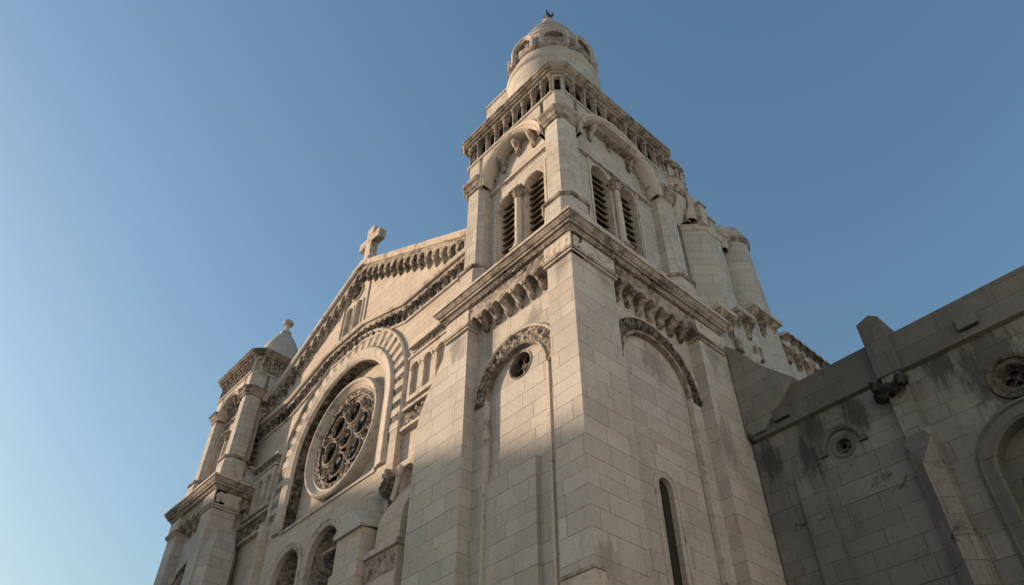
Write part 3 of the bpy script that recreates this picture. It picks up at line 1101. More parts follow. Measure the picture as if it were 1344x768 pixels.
rake.bends = [UC]
aL, aR = -24.2, -5.7
CA, CZ, RI, RO = -14.85, 19.5, 3.5, 4.85
LEDGE = 16.3
portals = [-17.15, -14.35, -11.55]
mb = MB()
holes = [arch_pts(CA, CZ, RI, LEDGE, 44)]
lanc = (-15.85, -15.0)
holes += [arch_pts(c, 27.1, 0.27, 25.45, 12) for c in lanc]
OCU = (-15.42, 28.15, 0.40)
holes.append(circ(*OCU, 24))
holes += [arch_pts(c, 14.05, 1.08, 8.0, 22) for c in portals]
plate(mb, f, [(aL, -0.1), (aR, -0.1), (aR, rake(aR) - 0.2), (UC, APZ - 0.2), (aL, rake(aL) - 0.2)], holes, -1.0, 0, 'facade')
mb.build('wall', gf)
mb = MB()
plate(mb, f, arch_pts(CA, CZ, RI + .02, LEDGE - .1, 44), [circ(CA, CZ, 2.25, 40)], -1.0, -0.55, 'facade')
mb.build('recess_wall', gf)
# coping, rake corbel table
mb = MB()
for s, a1 in ((1, aR), (-1, aL)):
    x0, x1 = UC, a1
    v = []
    for x in (x0, x1):
        z = rake(x)
        v += [f(x, z - 0.32, -0.9), f(x, z - 0.32, 0.36), f(x, z - 0.22, 0.42), f(x, z, 0.42), f(x, z + 0.08, 0.3), f(x, z + 0.08, -0.9)]
    q = [(i, (i + 1) % 6, (i + 1) % 6 + 6, i + 6) for i in range(6)]
    q = [g[::-1] if s > 0 else g for g in q]
    q += [tuple(range(6, 12)) if s > 0 else tuple(range(11, 5, -1))]
    mb.add(v, q, 'trim')
cop = mb.build('gable_coping', gf)
cm = console_mesh('corbel', 0.22, 0.42, 0.3, 'carved', 3.0)
for x0, x1, n in ((UC + .02, aR, 16), (aL, UC - .02, 16)):
    mb = MB()
    zt = lambda a: rake(a) - 0.3
    pts = scallop(mb, f, x0, x1, zt, n, 0.8, 0.0, 0.28, 'carved', pend=0.17, rise=0.3)
    o = mb.build('rake_arcade', gf)
    for i, (a, z) in enumerate(pts[1:-1]):
        inst(cm, 'corbel', f(a, z + 0.1, 0), o, f.rot, (1, 1, random.uniform(.8, 1.2)))


# raised band above the rose
def bandtop(a):
    x = abs(a - (-15.3))
    return 25.05 if x < 1.5 else (25.05 - (x - 1.5) * 0.31 if x < 4.8 else 24.03)


BK = [-15.3 - 4.8, -15.3 - 1.5, -15.3 + 1.5, -15.3 + 4.8]
bandtop.bends = BK
mb = MB()
xs = [aL] + BK + [aR]
for i in range(5):
    x0, x1 = xs[i], xs[i + 1]
    v = []
    for x in (x0, x1):
        z = bandtop(x)
        v += [f(x, z - 0.2, 0), f(x, z - 0.2, 0.3), f(x, z - 0.1, 0.36), f(x, z - 0.03, 0.36), f(x, z + 0.08, 0.0)]
    mb.add(v, [(j + 5, j + 6, j + 1, j) for j in range(4)], 'trim')
    v = []
    for x in (x0, x1):
        z = bandtop(x)
        v += [f(x, z - 1.12, 0), f(x, z - 1.1, 0.08), f(x, z - 1.02, 0.1), f(x, z - 0.98, 0.0)]
    mb.add(v, [(j + 4, j + 5, j + 1, j) for j in range(3)], 'trim')
bt_ = lambda a: bandtop(a) - 0.2
bt_.bends = BK
pts = scallop(mb, f, aL, aR, bt_, 38, 0.42, 0.0, 0.2, 'carved', pend=0.17, rise=0.08)
relief(mb, lambda s, t, h: f(aL + s, bandtop(aL + s) - 1.0 + t, 0.01 + h), aR - aL, 0.5, 0.13, 'carved', cell=0.2, res=0.045, seed=2.0)
band = mb.build('string_band', gf, smooth=35)
cm2 = console_mesh('corbel', 0.2, 0.42, 0.24, 'carved_dark', 8.0)
for (a, z) in pts[1:-1]:
    inst(cm2, 'corbel', f(a, z + 0.08, 0), band, f.rot)

# twin lancets and oculus in the gable
mb = MB()
for c in lanc:
    arch_sweep(mb, f, c, 27.1, [(0.25, -0.25), (0.25, 0.03), (0.3, 0.07), (0.38, 0.05), (0.38, 0)], 'trim', zb=25.4, n=16)
for a in (-16.5, -14.35):
    box(mb, f, a - 0.06, a + 0.06, 25.1, 28.2, -0.02, 0.06, 'trim')
w = mb.build('lancet_window', gf, smooth=45)
mb = MB()
for c in lanc:
    plate(mb, f, arch_pts(c, 27.1, 0.27, 25.45, 12), [], -0.3, -0.2, 'glass')
mb.build('pane', w)
mb = MB()
arch_sweep(mb, f, OCU[0], OCU[1], [(0.38, -0.25), (0.38, 0.03), (0.43, 0.07), (0.52, 0.05), (0.52, 0)], 'trim_dark', full=True, n=28)
w = mb.build('oculus_window', gf, smooth=45)
mb = MB()
plate(mb, f, circ(*OCU, 24), [], -0.35, -0.24, 'glass')
mb.build('pane', w)

# great arch round the rose
mb = MB()
arch_sweep(mb, f, CA, CZ, [(RI - .02, -0.55), (RI - .02, -0.04)], 'carved_dark', zb=LEDGE, n=48)
arch_sweep(mb, f, CA, CZ, [(RI - .02, -0.04), (RI - .02, 0.05), (RI + .06, 0.12), (RI + .2, 0.1), (RI + .3, 0.16), (RI + .5, 0.16), (RI + .6, 0.06), (RI + .62, 0.0)], 'trim', zb=LEDGE, n=48)
arch_sweep(mb, f, CA, CZ, [(RO, 0.0), (RO, 0.1), (RO + .06, 0.16), (RO + .13, 0.12), (RO + .13, 0.0)], 'trim', zb=17.2, n=48)
nv = 46
for k in range(nv):
    t0, t1 = 180 * k / nv, 180 * (k + 1) / nv
    dk = k % 2
    arch_sweep(mb, f, CA, CZ, [(RI + .62, 0.0), (RI + .62, 0.05 - 0.02 * dk), (RO, 0.05 - 0.02 * dk), (RO, 0.0)], ('carved_dark' if t0 < 40 else 'trim_dark') if dk else 'trim', n=3, ang=(t0, t1))
    if dk and t0 < 40:
        relief_arch(mb, f, CA, CZ, RI + .68, RO - .04, 0.032, 0.07, 'carved_dark' if t0 < 62 else 'carved', ang=(t0 + .3, t1 - .3), cell=.14, res=.045, seed=k)
for s in (-1, 1):
    for k in range(7):
        z1 = CZ - k * 0.33
        lo, hi = sorted((CA + s * (RI + .62), CA + s * RO))
        box(mb, f, lo, hi, z1 - 0.33, z1, -0.02, 0.05 if k % 2 else 0.03, 'trim' if k % 2 else ('carved_dark' if s > 0 else 'trim_dark'))
mb.build('rose_arch', gf, smooth=40)
mb = MB()
box(mb, f, CA - RI + .01, CA + RI - .01, LEDGE - 0.12, LEDGE, -0.52, 0.06, 'trim')
mb.build('ledge', gf)

# rose window
mb = MB()
RW = 2.2
arch_sweep(mb, f, CA, CZ, [(2.27, -0.5), (2.27, -0.32), (2.31, -0.26), (2.36, -0.28), (2.4, -0.32), (2.44, -0.28), (2.48, -0.22), (2.52, -0.2), (2.55, -0.12), (2.6, -0.08), (2.66, -0.08), (2.7, -0.13), (2.73, -0.15), (2.76, -0.22), (2.78, -0.55)], 'trim', full=True, n=72)
relief_arch(mb, f, CA, CZ, 2.0, 2.3, -0.38, 0.14, 'carved', ang=(0, 360), cell=.14, res=.04, seed=4)
rose = mb.build('rose_window', gf, smooth=35)
mb = MB()
hl = [circ(CA, CZ, 0.44, 24)]
rings = [(CA, CZ, 0.44)]
for k in range(6):
    th = k * math.pi / 3 + .2
    x, z = CA + 1.17 * math.cos(th), CZ + 1.17 * math.sin(th)
    hl.append(circ(x, z, 0.52, 26))
    rings.append((x, z, 0.52))
    th += math.pi / 6
    x, z = CA + 1.7 * math.cos(th), CZ + 1.7 * math.sin(th)
    hl.append(circ(x, z, 0.24, 16))
    rings.append((x, z, 0.24))
    x, z = CA + 0.8 * math.cos(th), CZ + 0.8 * math.sin(th)
    hl.append(circ(x, z, 0.13, 12))
    for sg in (-1, 1):
        x, z = CA + 1.84 * math.cos(th + sg * .27), CZ + 1.84 * math.sin(th + sg * .27)
        hl.append(circ(x, z, 0.1, 12))
plate(mb, f, circ(CA, CZ, 2.03, 64), hl, -0.56, -0.44, 'carved_dark')
for x, z, r in rings:
    arch_sweep(mb, f, x, z, [(r - .03, -0.54), (r - .03, -0.4), (r, -0.36), (r + .04, -0.38), (r + .05, -0.45)], 'carved', full=True, n=26)
    if r > .3:      # cusps
        for q in range(6):
            a = q * math.pi / 3 + .5
            arch_sweep(mb, f, x + (r - .06) * math.cos(a), z + (r - .06) * math.sin(a), [(.03, -.54), (.03, -.46), (.075, -.46), (.075, -.54)], 'carved_dark', full=True, n=10)
mb.build('tracery', rose, smooth=40)
mb = MB()
plate(mb, f, circ(CA, CZ, 2.24, 64), [], -0.68, -0.64, 'glass')
mb.build('pane', rose)

# blind arcades and carved friezes beside the arch
for (x0, x1) in ((-9.6, -6.4), (-23.4, -20.2)):
    mb = MB()
    n = 4
    w = (x1 - x0) / n
    hl = [arch_pts(x0 + w * (i + .5), 19.75, w * .3, 18.5, 10) for i in range(n)]
    plate(mb, f, [(x0, 18.3), (x1, 18.3), (x1, 20.35), (x0, 20.35)], hl, 0.002, 0.14, 'trim')
    for i in range(n):
        arch_sweep(mb, f, x0 + w * (i + .5), 19.75, [(w * .3, .13), (w * .3, .18), (w * .3 + .08, .18), (w * .3 + .08, .13)], 'trim', n=12)
    box(mb, f, x0 - .1, x1 + .1, 20.35, 20.45, 0.0, 0.2, 'trim')
    box(mb, f, x0 - .1, x1 + .1, 20.9, 21.02, 0.0, 0.24, 'trim')
    relief_wall(mb, f, x0 - .1, x1 + .1, 20.45, 20.9, 0.02, 0.14, 'carved', cell=.17, res=.04, seed=x0)
    mb.build('blind_arcade', gf, smooth=40)
    mb = MB()
    box(mb, f, x0 - .1, x1 + .3, 17.9, 18.02, 0.0, 0.2, 'trim')
    box(mb, f, x0 - .1, x1 + .3, 17.0, 17.12, 0.0, 0.22, 'trim')
    relief_wall(mb, f, x0 - .1, x1 + .3, 17.12, 17.9, 0.02, 0.16, 'carved', cell=.26, res=.045, seed=x0 + 1)
    mb.build('carved_frieze', gf, smooth=40)
for a in (-20.0, -10.2):
    mb = MB()
    box(mb, f, a, a + .45, 0, 17.2, 0.0, 0.28, 'facade')
    mb.build('pilaster_strip', gf)

# portal arches, back wall, near-black sheet painting in the unlit inner opening
mb = MB()
for c in portals:
    arch_sweep(mb, f, c, 14.05, [(1.06, -0.2), (1.06, 0.03), (1.1, 0.06), (1.24, 0.06), (1.28, 0.1), (1.36, 0.08), (1.36, 0)], 'trim', zb=8.0, n=28)
for c in portals:
    arch_sweep(mb, f, c, 14.05, [(1.055, -0.98), (1.055, -0.21)], 'carved', zb=8.0, n=28)
po = mb.build('portal_arch', gf, smooth=45)
mb = MB()
hl = [arch_pts(c + .25, 13.3, 0.8, 8.0, 18) for c in portals]
plate(mb, front(0, FV + 2.5), [(-19, 8), (-9.7, 8), (-9.7, 15.6), (-19, 15.6)], hl, -0.3, 0, 'trim_dark')
box(mb, front(0, FV + 1.0), -19, -9.7, 15.4, 15.6, -1.5, 0.0, 'facade')
mb.build('inner_wall', gf)
mb = MB()
box(mb, front(0, FV + 3.3), -19.2, -9.5, 7, 15.8, -.2, 0, 'dark')  # near-black sheet, interior shade painted in behind the openings
mb.build('portal_dark_sheet', gf)

# cross on the gable
cr = MB()
CX, CV = -15.1, 1.1
fc = front(CX, CV)
v0 = square(CX - .85, CX + .85, CV - .55, CV + .55)
prism(cr, v0, 29.45, 29.8, 'trim', plan1=square(CX - .6, CX + .6, CV - .45, CV + .45))
prism(cr, square(CX - .6, CX + .6, CV - .45, CV + .45), 29.8, 30.4, 'trim', plan1=square(CX - .3, CX + .3, CV - .25, CV + .25))
hw, arm, th_ = 0.25, 0.9, 0.22
outl = [(-.3, 30.35), (.3, 30.35), (hw, 31.0), (hw, 31.55), (arm, 31.5), (arm + .04, 32.1), (hw, 32.02), (hw + .06, 32.75), (-hw - .06, 32.75), (-hw, 32.02), (-arm - .04, 32.1), (-arm, 31.5), (-hw, 31.55), (-hw, 31.0)]
plate(cr, fc, outl, [], -th_, th_, 'trim')
o = cr.build('gable_cross', gf)
bv = o.modifiers.new('bevel', 'BEVEL')
bv.width = 0.04
bv.segments = 2

# low gabled pier, round-headed buttress and column in front of the portals
fb = front(0, -0.15)
mb = MB()
plate(mb, fb, [(-11.2, -0.1), (-9.75, -0.1), (-9.75, 13.1), (-10.48, 13.78), (-11.2, 13.1)], [], -1.2, 0, 'facade')
v = [fb(-11.3, 13.2, .12), fb(-10.48, 13.95, .12), fb(-9.66, 13.2, .12), fb(-11.3, 13.5, -1.14), fb(-9.66, 13.5, -1.14), fb(-10.85, 15.0, -1.12), fb(-10.1, 15.0, -1.12),
     fb(-11.3, 13.05, .12), fb(-10.48, 13.8, .12), fb(-9.66, 13.05, .12), fb(-11.3, 13.3, -1.14), fb(-9.66, 13.3, -1.14)]
mb.add(v, [(0, 1, 5, 3), (1, 2, 4, 6), (1, 6, 5), (7, 8, 1, 0), (8, 9, 2, 1), (7, 0, 3, 10), (2, 9, 11, 4), (8, 7, 10, 11, 9)], 'ashlar')
mb.build('gabled_pier', gf)
fn = front(0, 0.15)
mb = MB()
box(mb, fn, -9.74, -8.0, -0.1, 12.0, -0.9, 0.0, 'facade')
box(mb, fn, -9.8, -7.9, 11.95, 12.15, -0.9, 0.12, 'trim')
relief_wall(mb, fn, -9.7, -8.05, 11.2, 11.9, 0.01, 0.1, 'carved', cell=.22, res=.04, seed=3)
prof = [(0.0, 12.15), (-0.02, 13.0), (-0.1, 13.3), (-0.45, 14.0), (-.62, 14.4)]
for i in range(len(prof) - 1):
    (d0, za_), (d1, zb2) = prof[i], prof[i + 1]
    mb.add([fn(-9.3, za_, d0), fn(-8.0, za_, d0), fn(-8.0, zb2, d1), fn(-9.3, zb2, d1)], [(0, 1, 2, 3)], 'facade')
for a, flip in ((-9.3, 0), (-8.0, 1)):
    vv = [fn(a, z, d) for d, z in prof] + [fn(a, 14.4, -.9), fn(a, 12.15, -.9)]
    g = tuple(range(len(vv)))
    mb.add(vv, [g[::-1] if not flip else g], 'facade')
pts_ = [(-9.35, 13.0), (-7.85, 13.0), (-7.85, 15.2)] + [(-8.15 + .3 * math.cos(t * .3), 15.2 + .3 * math.sin(t * .3)) for t in range(1, 6)] + [(-9.2, 15.5), (-9.35, 15.3)]
plate(mb, fn, pts_, [arch_pts(-8.75, 14.9, .36, 13.9, 12)], -.86, -.55, 'facade')
mb.build('niche_buttress', gf, smooth=20)
mb = MB()
blob(mb, fn(-9.5, 14.55, -.35), .3, 'carved_dark', .5, 3, 2, 12, (1, .8, 1.3))
blob(mb, fn(-9.55, 15.05, -.35), .22, 'carved', .4, 3, 5, 12)
tube(mb, [fn(-9.25, 14.0, -.4), fn(-9.15, 14.6, -.45), fn(-9.1, 15.3, -.5)], [.09, .1, .1], 'trim', 10)
mb.build('niche_carving', gf, smooth=60)
mb = MB()
lathe(mb, -12.15, .55, [(.27, 0), (.26, 12.3)], 'trim', 20)
cl = mb.build('portal_column', gf, smooth=40)
mb = MB()
relief(mb, lambda s, t, h: (-12.15 + (.27 + .2 * t / .8 + h) * math.cos(s / .3), .55 + (.27 + .2 * t / .8 + h) * math.sin(s / .3), 12.3 + t), 2 * math.pi * .3, .8, .16, 'carved_dark', cell=.17, res=.03, seed=6)
box(mb, front(-12.15, .55), -.44, .44, 13.09, 13.2, -.44, .44, 'trim_dark')
mb.build('capital', cl, smooth=50)

# ------------------------------------------------------------------ nave and roof behind
nv_ = thing('nave_wall', 'upper side wall of the church behind the bell tower, with carved corbels along its edge', 'church wall', (-1.0, 12.5, 0))
fs_ = side(0, 0)
mb = MB()
box(mb, fs_, 7.52, 9.0, 0, 20.6, -1.2, -0.02, 'ashlar')
box(mb, fs_, 9.0, 10.3, 0, 21.3, -1.2, -0.02, 'ashlar')
box(mb, fs_, 10.3, 12.3, 0, 22.3, -1.2, -0.02, 'ashlar')
box(mb, fs_, 12.3, 17.0, 0, 21.5, -1.2, -0.02, 'ashlar')
mb.build('wall', nv_)
mb = MB()
box(mb, fs_, 7.6, 8.7, 20.6, 20.8, -1.0, 0.36, 'trim')
box(mb, fs_, 9.0, 10.1, 21.3, 21.5, -1.0, 0.36, 'trim')
box(mb, fs_, 10.3, 12.3, 22.3, 22.55, -1.0, 0.42, 'trim')
box(mb, fs_, 12.3, 17.0, 21.5, 21.7, -1.0, 0.2, 'trim')
mb.build('coping', nv_)
cmn = console_mesh('corbel', 0.34, 0.7, 0.42, 'carved', 21.0)
for a, z in ((7.9, 20.6), (8.5, 20.6), (9.2, 21.3), (9.9, 21.3), (10.5, 22.3), (11.2, 22.3), (11.9, 22.3), (12.8, 21.5), (13.5, 21.5), (14.3, 21.5), (15.1, 21.5), (15.9, 21.5)):
    inst(cmn, 'corbel', fs_(a, z, -0.04), nv_, fs_.rot, (1, 1, random.uniform(.85, 1.35)))
bal = column_mesh('baluster', 0.75, 0.17, 'trim', 'carved')
for i in range(7):
    b = inst(bal, 'baluster', fs_(13.3 + i * .55, 21.7, -.1), nv_, fs_.rot)
mb = MB()
for i in range(7):
    x, y, z = fs_(13.3 + i * .55, 22.45, -.1)
    lathe(mb, x, y, [(.4, z - .05), (.38, z + .1), (.25, z + .25), (.02, z + .32)], 'trim', 14)
mb.build('baluster_dome', nv_, smooth=50)
mb = MB()
for a, z in ((8.6, 19.3), (10.0, 19.6)):
    box(mb, fs_, a, a + .45, z, z + .6, -.05, .12, 'trim_dark')
blob(mb, fs_(9.6, 19.2, .05), .28, 'trim', .3, 3, 2, 10)
mb.build('wall_block', nv_, smooth=40)

# raking wall stepping down from the tower pier to the side wing
rk = MB()
ft = front(0, 7.9)
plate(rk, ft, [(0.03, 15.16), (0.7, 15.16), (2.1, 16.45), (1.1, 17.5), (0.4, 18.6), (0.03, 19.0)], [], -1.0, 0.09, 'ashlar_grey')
tag(rk.build('raking_buttress', origin=(1.0, 7.9, 0)), 'grey raking buttress sloping from the tower pier down to the side wing parapet', 'buttress')

# octagonal stair turret and bartizan behind the tower
stt = thing('stair_turret', 'plain octagonal stair turret with corbelled stepped top, just behind the bell tower', 'turret', (-1.6, 9.6, 0))
mb = MB()
oc = [(-1.4 + 1.35 * math.cos(R(22.5 + 45 * k)), 9.5 + 1.35 * math.sin(R(22.5 + 45 * k))) for k in range(8)]
prism(mb, oc, 0, 26.2, 'ashlar')
mb.build('shaft', stt)
mb = MB()
prism(mb, [(-2.2, 10.3), (-.75, 10.3), (-.62, 11.6), (-2.2, 11.6)], 0, 26.7, 'ashlar')
prism(mb, [(-2.2, 10.3), (-.75, 10.3), (-.62, 11.6), (-2.2, 11.6)], 26.7, 27.3, 'ashlar', plan1=[(-2.2, 10.3), (-1.2, 10.3), (-1.1, 11.6), (-2.2, 11.6)])
mb.build('linking_wall', stt)
mb = MB()
sweep_plan(mb, oc, [(-.2, 26.1), (.06, 26.2), (.12, 26.5), (.05, 26.6), (-.1, 26.7)], 'trim')
TC = (-1.4, 9.2)
lathe(mb, *TC, [(1.0, 26.6), (1.0, 27.4), (1.1, 27.5), (1.1, 27.7), (.9, 27.8), (.85, 28.2), (.7, 28.6), (.3, 28.8), (.02, 28.9)], 'ashlar_fine', 28)
for k in range(6):
    a = R(-80 + 32 * k)
    x, y = TC[0] + 1.02 * math.cos(a), TC[1] + 1.02 * math.sin(a)
    lathe(mb, x, y, [(.24, 26.6), (.2, 27.3), (.3, 27.45), (.28, 27.7), (.16, 27.95), (.02, 28.05)], 'trim', 12)
for (u_, v_, h_) in ((-.35, 9.7, 27.3), (-.75, 10.35, 27.0), (-.2, 8.9, 27.6)):
    prism(mb, square(u_ - .2, u_ + .2, v_ - .2, v_ + .2), 26.4, h_, 'trim')
    sweep_plan(mb, square(u_ - .2, u_ + .2, v_ - .2, v_ + .2), [(-.05, h_ - .02), (.07, h_ + .03), (.07, h_ + .14), (-.05, h_ + .25)], 'trim_dark')


def relief_ring(mb, c, r, z0, z1, a0, a1, depth, mat, **kw):
    relief(mb, lambda s_, t_, h: (c[0] + (r + h) * math.cos(a0 + s_ / r), c[1] + (r + h) * math.sin(a0 + s_ / r), z0 + t_), r * (a1 - a0), z1 - z0, depth, mat, **kw)


lathe(mb, -.55, 10.9, [(.2, 26.6), (.42, 26.9), (.46, 27.3), (.55, 27.4), (.55, 27.6), (.4, 27.75), (.3, 28.0), (.02, 28.15)], 'trim', 18)
lathe(mb, -.5, 8.5, [(.3, 26.6), (.3, 27.6), (.42, 27.75), (.42, 28.0), (.3, 28.2), (.2, 28.5), (.02, 28.6)], 'trim', 18)
relief_ring(mb, TC, 1.02, 26.7, 27.4, R(-100), R(80), .12, 'carved', cell=.2, res=.04, seed=5)
mb.build('stepped_top', stt, smooth=35)
bz = thing('bartizan', 'small round corbelled bartizan with blind arcade at the rear corner of the bell tower', 'turret', (-0.75, 7.6, 25))
mb = MB()
bc = (-0.85, 7.55)
lathe(mb, *bc, [(.25, 25.9), (.5, 26.3), (.62, 26.8), (.78, 27.2), (.84, 27.5), (.84, 27.9), (.93, 28.0), (.93, 28.15), (.8, 28.25), (.78, 29.2), (.9, 29.3), (.92, 29.55), (.7, 29.8), (.4, 30.1), (.02, 30.3)], 'trim', 32)
relief_ring(mb, bc, .82, 27.25, 27.85, R(-120), R(110), .12, 'carved', cell=.2, res=.035, seed=6)
relief_ring(mb, bc, .9, 29.3, 29.55, R(-120), R(110), .08, 'carved', cell=.12, res=.035, seed=7)
mb.build('body', bz, smooth=35)
cb = column_mesh('baluster', 0.95, 0.07)
for k in range(10):
    a = R(-110 + 25 * k)
    inst(cb, 'baluster', (bc[0] + .86 * math.cos(a), bc[1] + .86 * math.sin(a), 28.25), bz, a)

# round turret
rt = thing('round_turret', 'tapering round stone turret with low domed cap rising behind the bell tower', 'turret', (-1.3, 12.2, 0))
mb = MB()
rc = (-0.8, 12.0)
lathe(mb, *rc, [(1.05, 0), (1.0, 21), (0.82, 27.4)], 'ashlar', 32)
mb.build('shaft', rt, smooth=40)
mb = MB()
lathe(mb, *rc, [(.82, 27.35), (.93, 27.45), (.97, 27.65), (.88, 27.75)], 'trim_dark', 32)
lathe(mb, *rc, [(.88, 27.75), (.84, 28.1), (.68, 28.5), (.46, 28.75), (.22, 28.9), (.02, 28.95)], 'ashlar_fine', 32)
mb.build('domed_cap', rt, smooth=40)

rf = MB()
v = [(aL, 2.0, rake(aL) - .4), (UC, 2.0, APZ - .5), (aR - .3, 2.0, rake(aR) - .4), (aL, 30, rake(aL) - .4), (UC, 30, APZ - .5), (aR - .3, 30, rake(aR) - .4)]
rf.add(v, [(0, 1, 4, 3), (1, 2, 5, 4), (3, 4, 5)], 'slate')
box(rf, front(0, 30), aL, aR - .3, 0, 24, 0, 27.9, 'ashlar')
rfo = tag(rf.build('nave', origin=(-15, 16, 0)), 'long stone nave with grey slate roof behind the gabled front', 'nave')

# ------------------------------------------------------------------ side wing
WV = 8.0
sw = thing('side_wing', 'low dark stained stone wing with sloped parapet and gargoyle, right of the bell tower', 'church wing', (7.0, WV, 0))
f = front(0, WV)
mb = MB()
BA = (7.45, 11.25, 1.15)
hl = [circ(2.85, 13.6, 0.26, 20), circ(7.62, 13.45, 0.34, 20), arch_pts(BA[0], BA[1], BA[2], 3.0, 28)]
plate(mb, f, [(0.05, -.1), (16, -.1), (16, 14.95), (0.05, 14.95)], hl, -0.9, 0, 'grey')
mb.build('wall', sw)
mb = MB()
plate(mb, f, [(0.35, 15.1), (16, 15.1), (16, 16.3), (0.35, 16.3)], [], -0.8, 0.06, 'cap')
v = [f(0.35, 16.3, 0.06), f(16, 16.3, 0.06), f(16, 16.55, -.3), f(0.35, 16.55, -.3), f(16, 16.55, -.8), f(0.35, 16.55, -.8)]
mb.add(v, [(0, 1, 2, 3), (3, 2, 4, 5)], 'cap')
mb.build('parapet', sw)
mb = MB()
v = []
for x in (0.2, 16):
    v += [f(x, 14.93, -.05), f(x, 14.94, 0.1), f(x, 14.97, 0.17), f(x, 15.08, 0.17), f(x, 15.14, .06)]
mb.add(v, [(j, j + 5, j + 6, j + 1) for j in range(4)] + [(0, 1, 2, 3, 4)], 'cap')
tube(mb, [f(.25, 15.05, .1), f(.12, 15.25, .1), f(.08, 15.55, .08), f(.2, 15.8, .04), f(.35, 15.8, 0)], [.12, .12, .13, .12, .1], 'cap', 10)
mb.build('string_course', sw, smooth=35)
for a in (1.05, 7.0):
    mb = MB()
    box(mb, f, a, a + .55, 15.28, 15.62, -.02, .2, 'cap')
    box(mb, f, a + .06, a + .49, 15.26, 15.285, 0.0, .17, 'soot')  # thin dark plate on the block's underside
    mb.build('scupper', sw)
# pilaster with gablet
mb = MB()
a0, a1 = 4.5, 5.28
dp = 0.42
ac = (a0 + a1) / 2
lo_ = [f(a0, -.1, 0), f(a0 + .03, -.1, .26), f(ac, -.1, .6), f(a1 - .03, -.1, .26), f(a1, -.1, 0)]
hi_ = [f(a0, 12.72, 0), f(a0 + .03, 12.72, .26), f(ac, 11.9, .6), f(a1 - .03, 12.72, .26), f(a1, 12.72, 0)]
mb.add(lo_ + hi_, [(k, k + 1, k + 6, k + 5) for k in range(4)], 'grey')
tp = f(ac, 13.42, .2)
mb.add([hi_[1], hi_[2], hi_[3], tp], [(0, 1, 2, 3)], 'cap')
mb.add([hi_[0], hi_[1], tp, hi_[3], hi_[4], f(a0, 13.1, 0), f(a1, 13.1, 0)], [(0, 1, 2, 5), (3, 4, 6, 2)], 'grey')
plate(mb, f, [(a0 + .12, 12.6), (a1 - .12, 12.6), (a1 - .12, 14.93), (a0 + .12, 14.93)], [], 0, .24, 'grey')
# pinnacle block above the string course
pn = [(a0 + .05, 14.93), (a1 - .05, 14.93), (a1 - .05, 16.9), (ac + .1, 17.1), (a0 + .05, 16.95)]
plate(mb, f, pn, [], -.8, .3, 'cap')
mb.build('pilaster', sw)
mb = MB()
box(mb, f, 1.2, 1.95, -.1, 13.2, 0, .16, 'grey')
v = [f(1.2, 13.2, .16), f(1.95, 13.2, .16), f(1.95, 13.7, 0), f(1.2, 13.7, 0)]
mb.add(v, [(0, 1, 2, 3), (0, 3, 3, 0)][:1], 'grey')
mb.add([f(1.2, 13.2, .16), f(1.2, 13.7, 0), f(1.2, 13.2, 0)], [(0, 1, 2)], 'grey')
mb.add([f(1.95, 13.2, .16), f(1.95, 13.2, 0), f(1.95, 13.7, 0)], [(0, 1, 2)], 'grey')
mb.build('pilaster_strip', sw)
# small round window under a hood, round window in a black crust, great arched window
mb = MB()
arch_sweep(mb, f, 2.85, 13.6, [(.24, -.3), (.24, .02), (.28, .05), (.36, .04), (.36, 0)], 'cap', full=True, n=24)
arch_sweep(mb, f, 2.85, 13.6, [(.52, 0), (.52, .1), (.58, .15), (.68, .12), (.68, 0)], 'cap', n=20)
box(mb, f, 2.1, 2.34, 13.5, 13.62, 0, .12, 'cap')
box(mb, f, 3.36, 3.6, 13.5, 13.62, 0, .12, 'cap')
w = mb.build('round_window', sw, smooth=45)
mb = MB()
hl = [circ(2.85 + .14 * math.cos(k * 2.094), 13.6 + .14 * math.sin(k * 2.094), .095, 12) for k in range(3)]
plate(mb, f, circ(2.85, 13.6, .26, 20), hl, -.28, -.2, 'cap')
mb.build('tracery', w)
mb = MB()
plate(mb, f, circ(2.85, 13.6, .27, 20), [], -.42, -.36, 'glass')
mb.build('pane', w)
mb = MB()
arch_sweep(mb, f, 7.62, 13.45, [(.32, -.3), (.32, .02), (.36, .08), (.44, .03), (.5, .03), (.52, .1), (.62, .1), (.66, 0)], 'soot', full=True, n=32)
w = mb.build('round_window', sw, smooth=45)
mb = MB()
hl = [circ(7.62 + .18 * math.cos(k * 1.5708), 13.45 + .18 * math.sin(k * 1.5708), .11, 12) for k in range(4)]
plate(mb, f, circ(7.62, 13.45, .34, 20), hl, -.28, -.2, 'soot')
mb.build('tracery', w)
mb = MB()
plate(mb, f, circ(7.62, 13.45, .35, 20), [], -.42, -.36, 'glass')
mb.build('pane', w)
mb = MB()
arch_sweep(mb, f, BA[0], BA[1], [(BA[2] - .03, -.5), (BA[2] - .03, -.02), (BA[2] + .05, .04), (BA[2] + .12, .02), (BA[2] + .3, .02), (BA[2] + .34, .1), (BA[2] + .42, .06), (BA[2] + .42, 0)], 'cap', zb=3.0, n=36)
w = mb.build('arched_window', sw, smooth=45)
mb = MB()
hl = [arch_pts(BA[0] - .5, 10.9, .42, 3.2, 14), arch_pts(BA[0] + .5, 10.9, .42, 3.2, 14), circ(BA[0], 11.75, .3, 18)]
plate(mb, f, arch_pts(BA[0], BA[1], BA[2] + .02, 3.0, 28), hl, -.6, -.45, 'cap')
mb.build('tracery', w)
mb = MB()
plate(mb, f, arch_pts(BA[0], BA[1], BA[2] + .02, 3.0, 28), [], -.75, -.7, 'glass')
mb.build('pane', w)
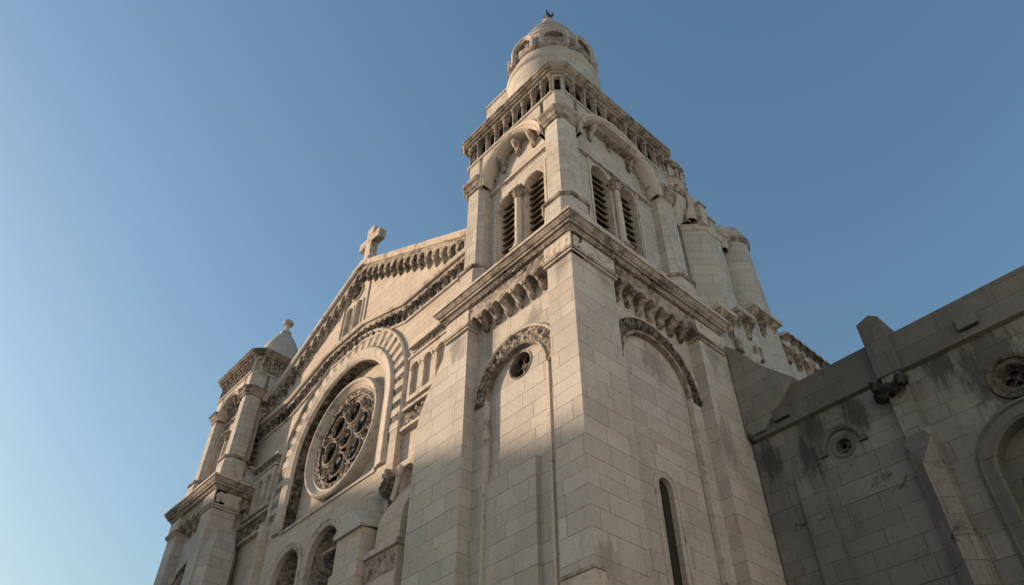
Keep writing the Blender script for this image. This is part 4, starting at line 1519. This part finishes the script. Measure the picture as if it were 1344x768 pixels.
# gargoyle
mb = MB()
g0 = f(4.5, 14.5, dp - .3)
G = lambda a, z, d: (g0[0] + a * .6 + d * .75, g0[1] - d * .6 + a * .7, g0[2] + z - .12 * d)
tube(mb, [G(0, 0, -.2), G(-.02, .02, .1), G(0, -.04, .35), G(.05, -.08, .55), G(.1, -.02, .72)], [.24, .25, .2, .15, .16], 'soot', 14, amp=.35)
blob(mb, G(.12, .02, .85), .19, 'soot', .4, 3.2, 3, 12, (1, 1.25, .9))
tube(mb, [G(.1, .12, .85), G(.0, .3, .8)], [.06, .02], 'soot', 6)
tube(mb, [G(.2, .12, .85), G(.3, .28, .8)], [.06, .02], 'soot', 6)
for s in (-1, 1):
    blob(mb, G(s * .26, .08, .15), .22, 'soot', .6, 3.5, s + 5, 10, (.6, 1.2, 1))
    tube(mb, [G(s * .2, -.12, .1), G(s * .24, -.28, .25), G(s * .2, -.3, .42)], [.09, .07, .05], 'soot', 8, amp=.3)
mb.build('gargoyle', sw, smooth=60)
# wing body and roof
mb = MB()
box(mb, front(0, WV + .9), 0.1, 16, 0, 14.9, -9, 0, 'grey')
mb.build('body', sw)


# ------------------------------------------------------------------ house across the street shading the lower walls, and an added unseen bounce row
def house(u0, u1, v0, v1, H, mat, label, storeys, fronts):
    t = thing('town_house', label, 'house', ((u0 + u1) / 2, (v0 + v1) / 2, 0), 'town houses across the street')
    mb = MB()
    prism(mb, square(u0, u1, v0, v1), -.1, H, mat)
    mb.build('wall', t)
    mb = MB()
    sweep_plan(mb, square(u0, u1, v0, v1), [(-.3, H), (.3, H), (.4, H + .25), (-.2, H + .3)], 'trim')
    mb.build('cornice', t)
    for (o, A, N, L) in fronts:
        f_ = Fr(o, A, N)
        n = int(L / 2.6)
        sh = H / storeys
        for s in range(storeys):
            for i in range(n):
                c = L * (i + .5) / n
                z = s * sh + 1.0
                mb = MB()
                box(mb, f_, c - .55, c + .55, z, z + sh * .58, .005, .06, 'trim')
                w = mb.build('window', t)
                mb = MB()
                box(mb, f_, c - .42, c + .42, z + .12, z + sh * .58 - .12, .055, .08, 'pane')
                mb.build('pane', w)


house(-62, -50, -48, -9, 26.7, 'render', 'tall ochre house front across the square', 7, [((-50, -48), (0, 1), (1, 0), 39)])
house(21, 33, -58, 14, 26, 'white', 'unseen pale blue-grey house row added to bounce sunlight onto the bell tower', 7, [((21, 14), (0, -1), (-1, 0), 72)])  # out of view, added as a reflector for the tower's right side

hb = MB()
box(hb, Fr((21, 14), (0, -1), (-1, 0)), 0, 72, -.1, 5.2, 0.09, 0.2, 'dark_band')  # added dark band, reduces the bounce reaching the lower walls
hs = bpy.data.objects['town_house.001']
hb.build('bounce_cut_band', hs)
bpy.context.view_layer.update()
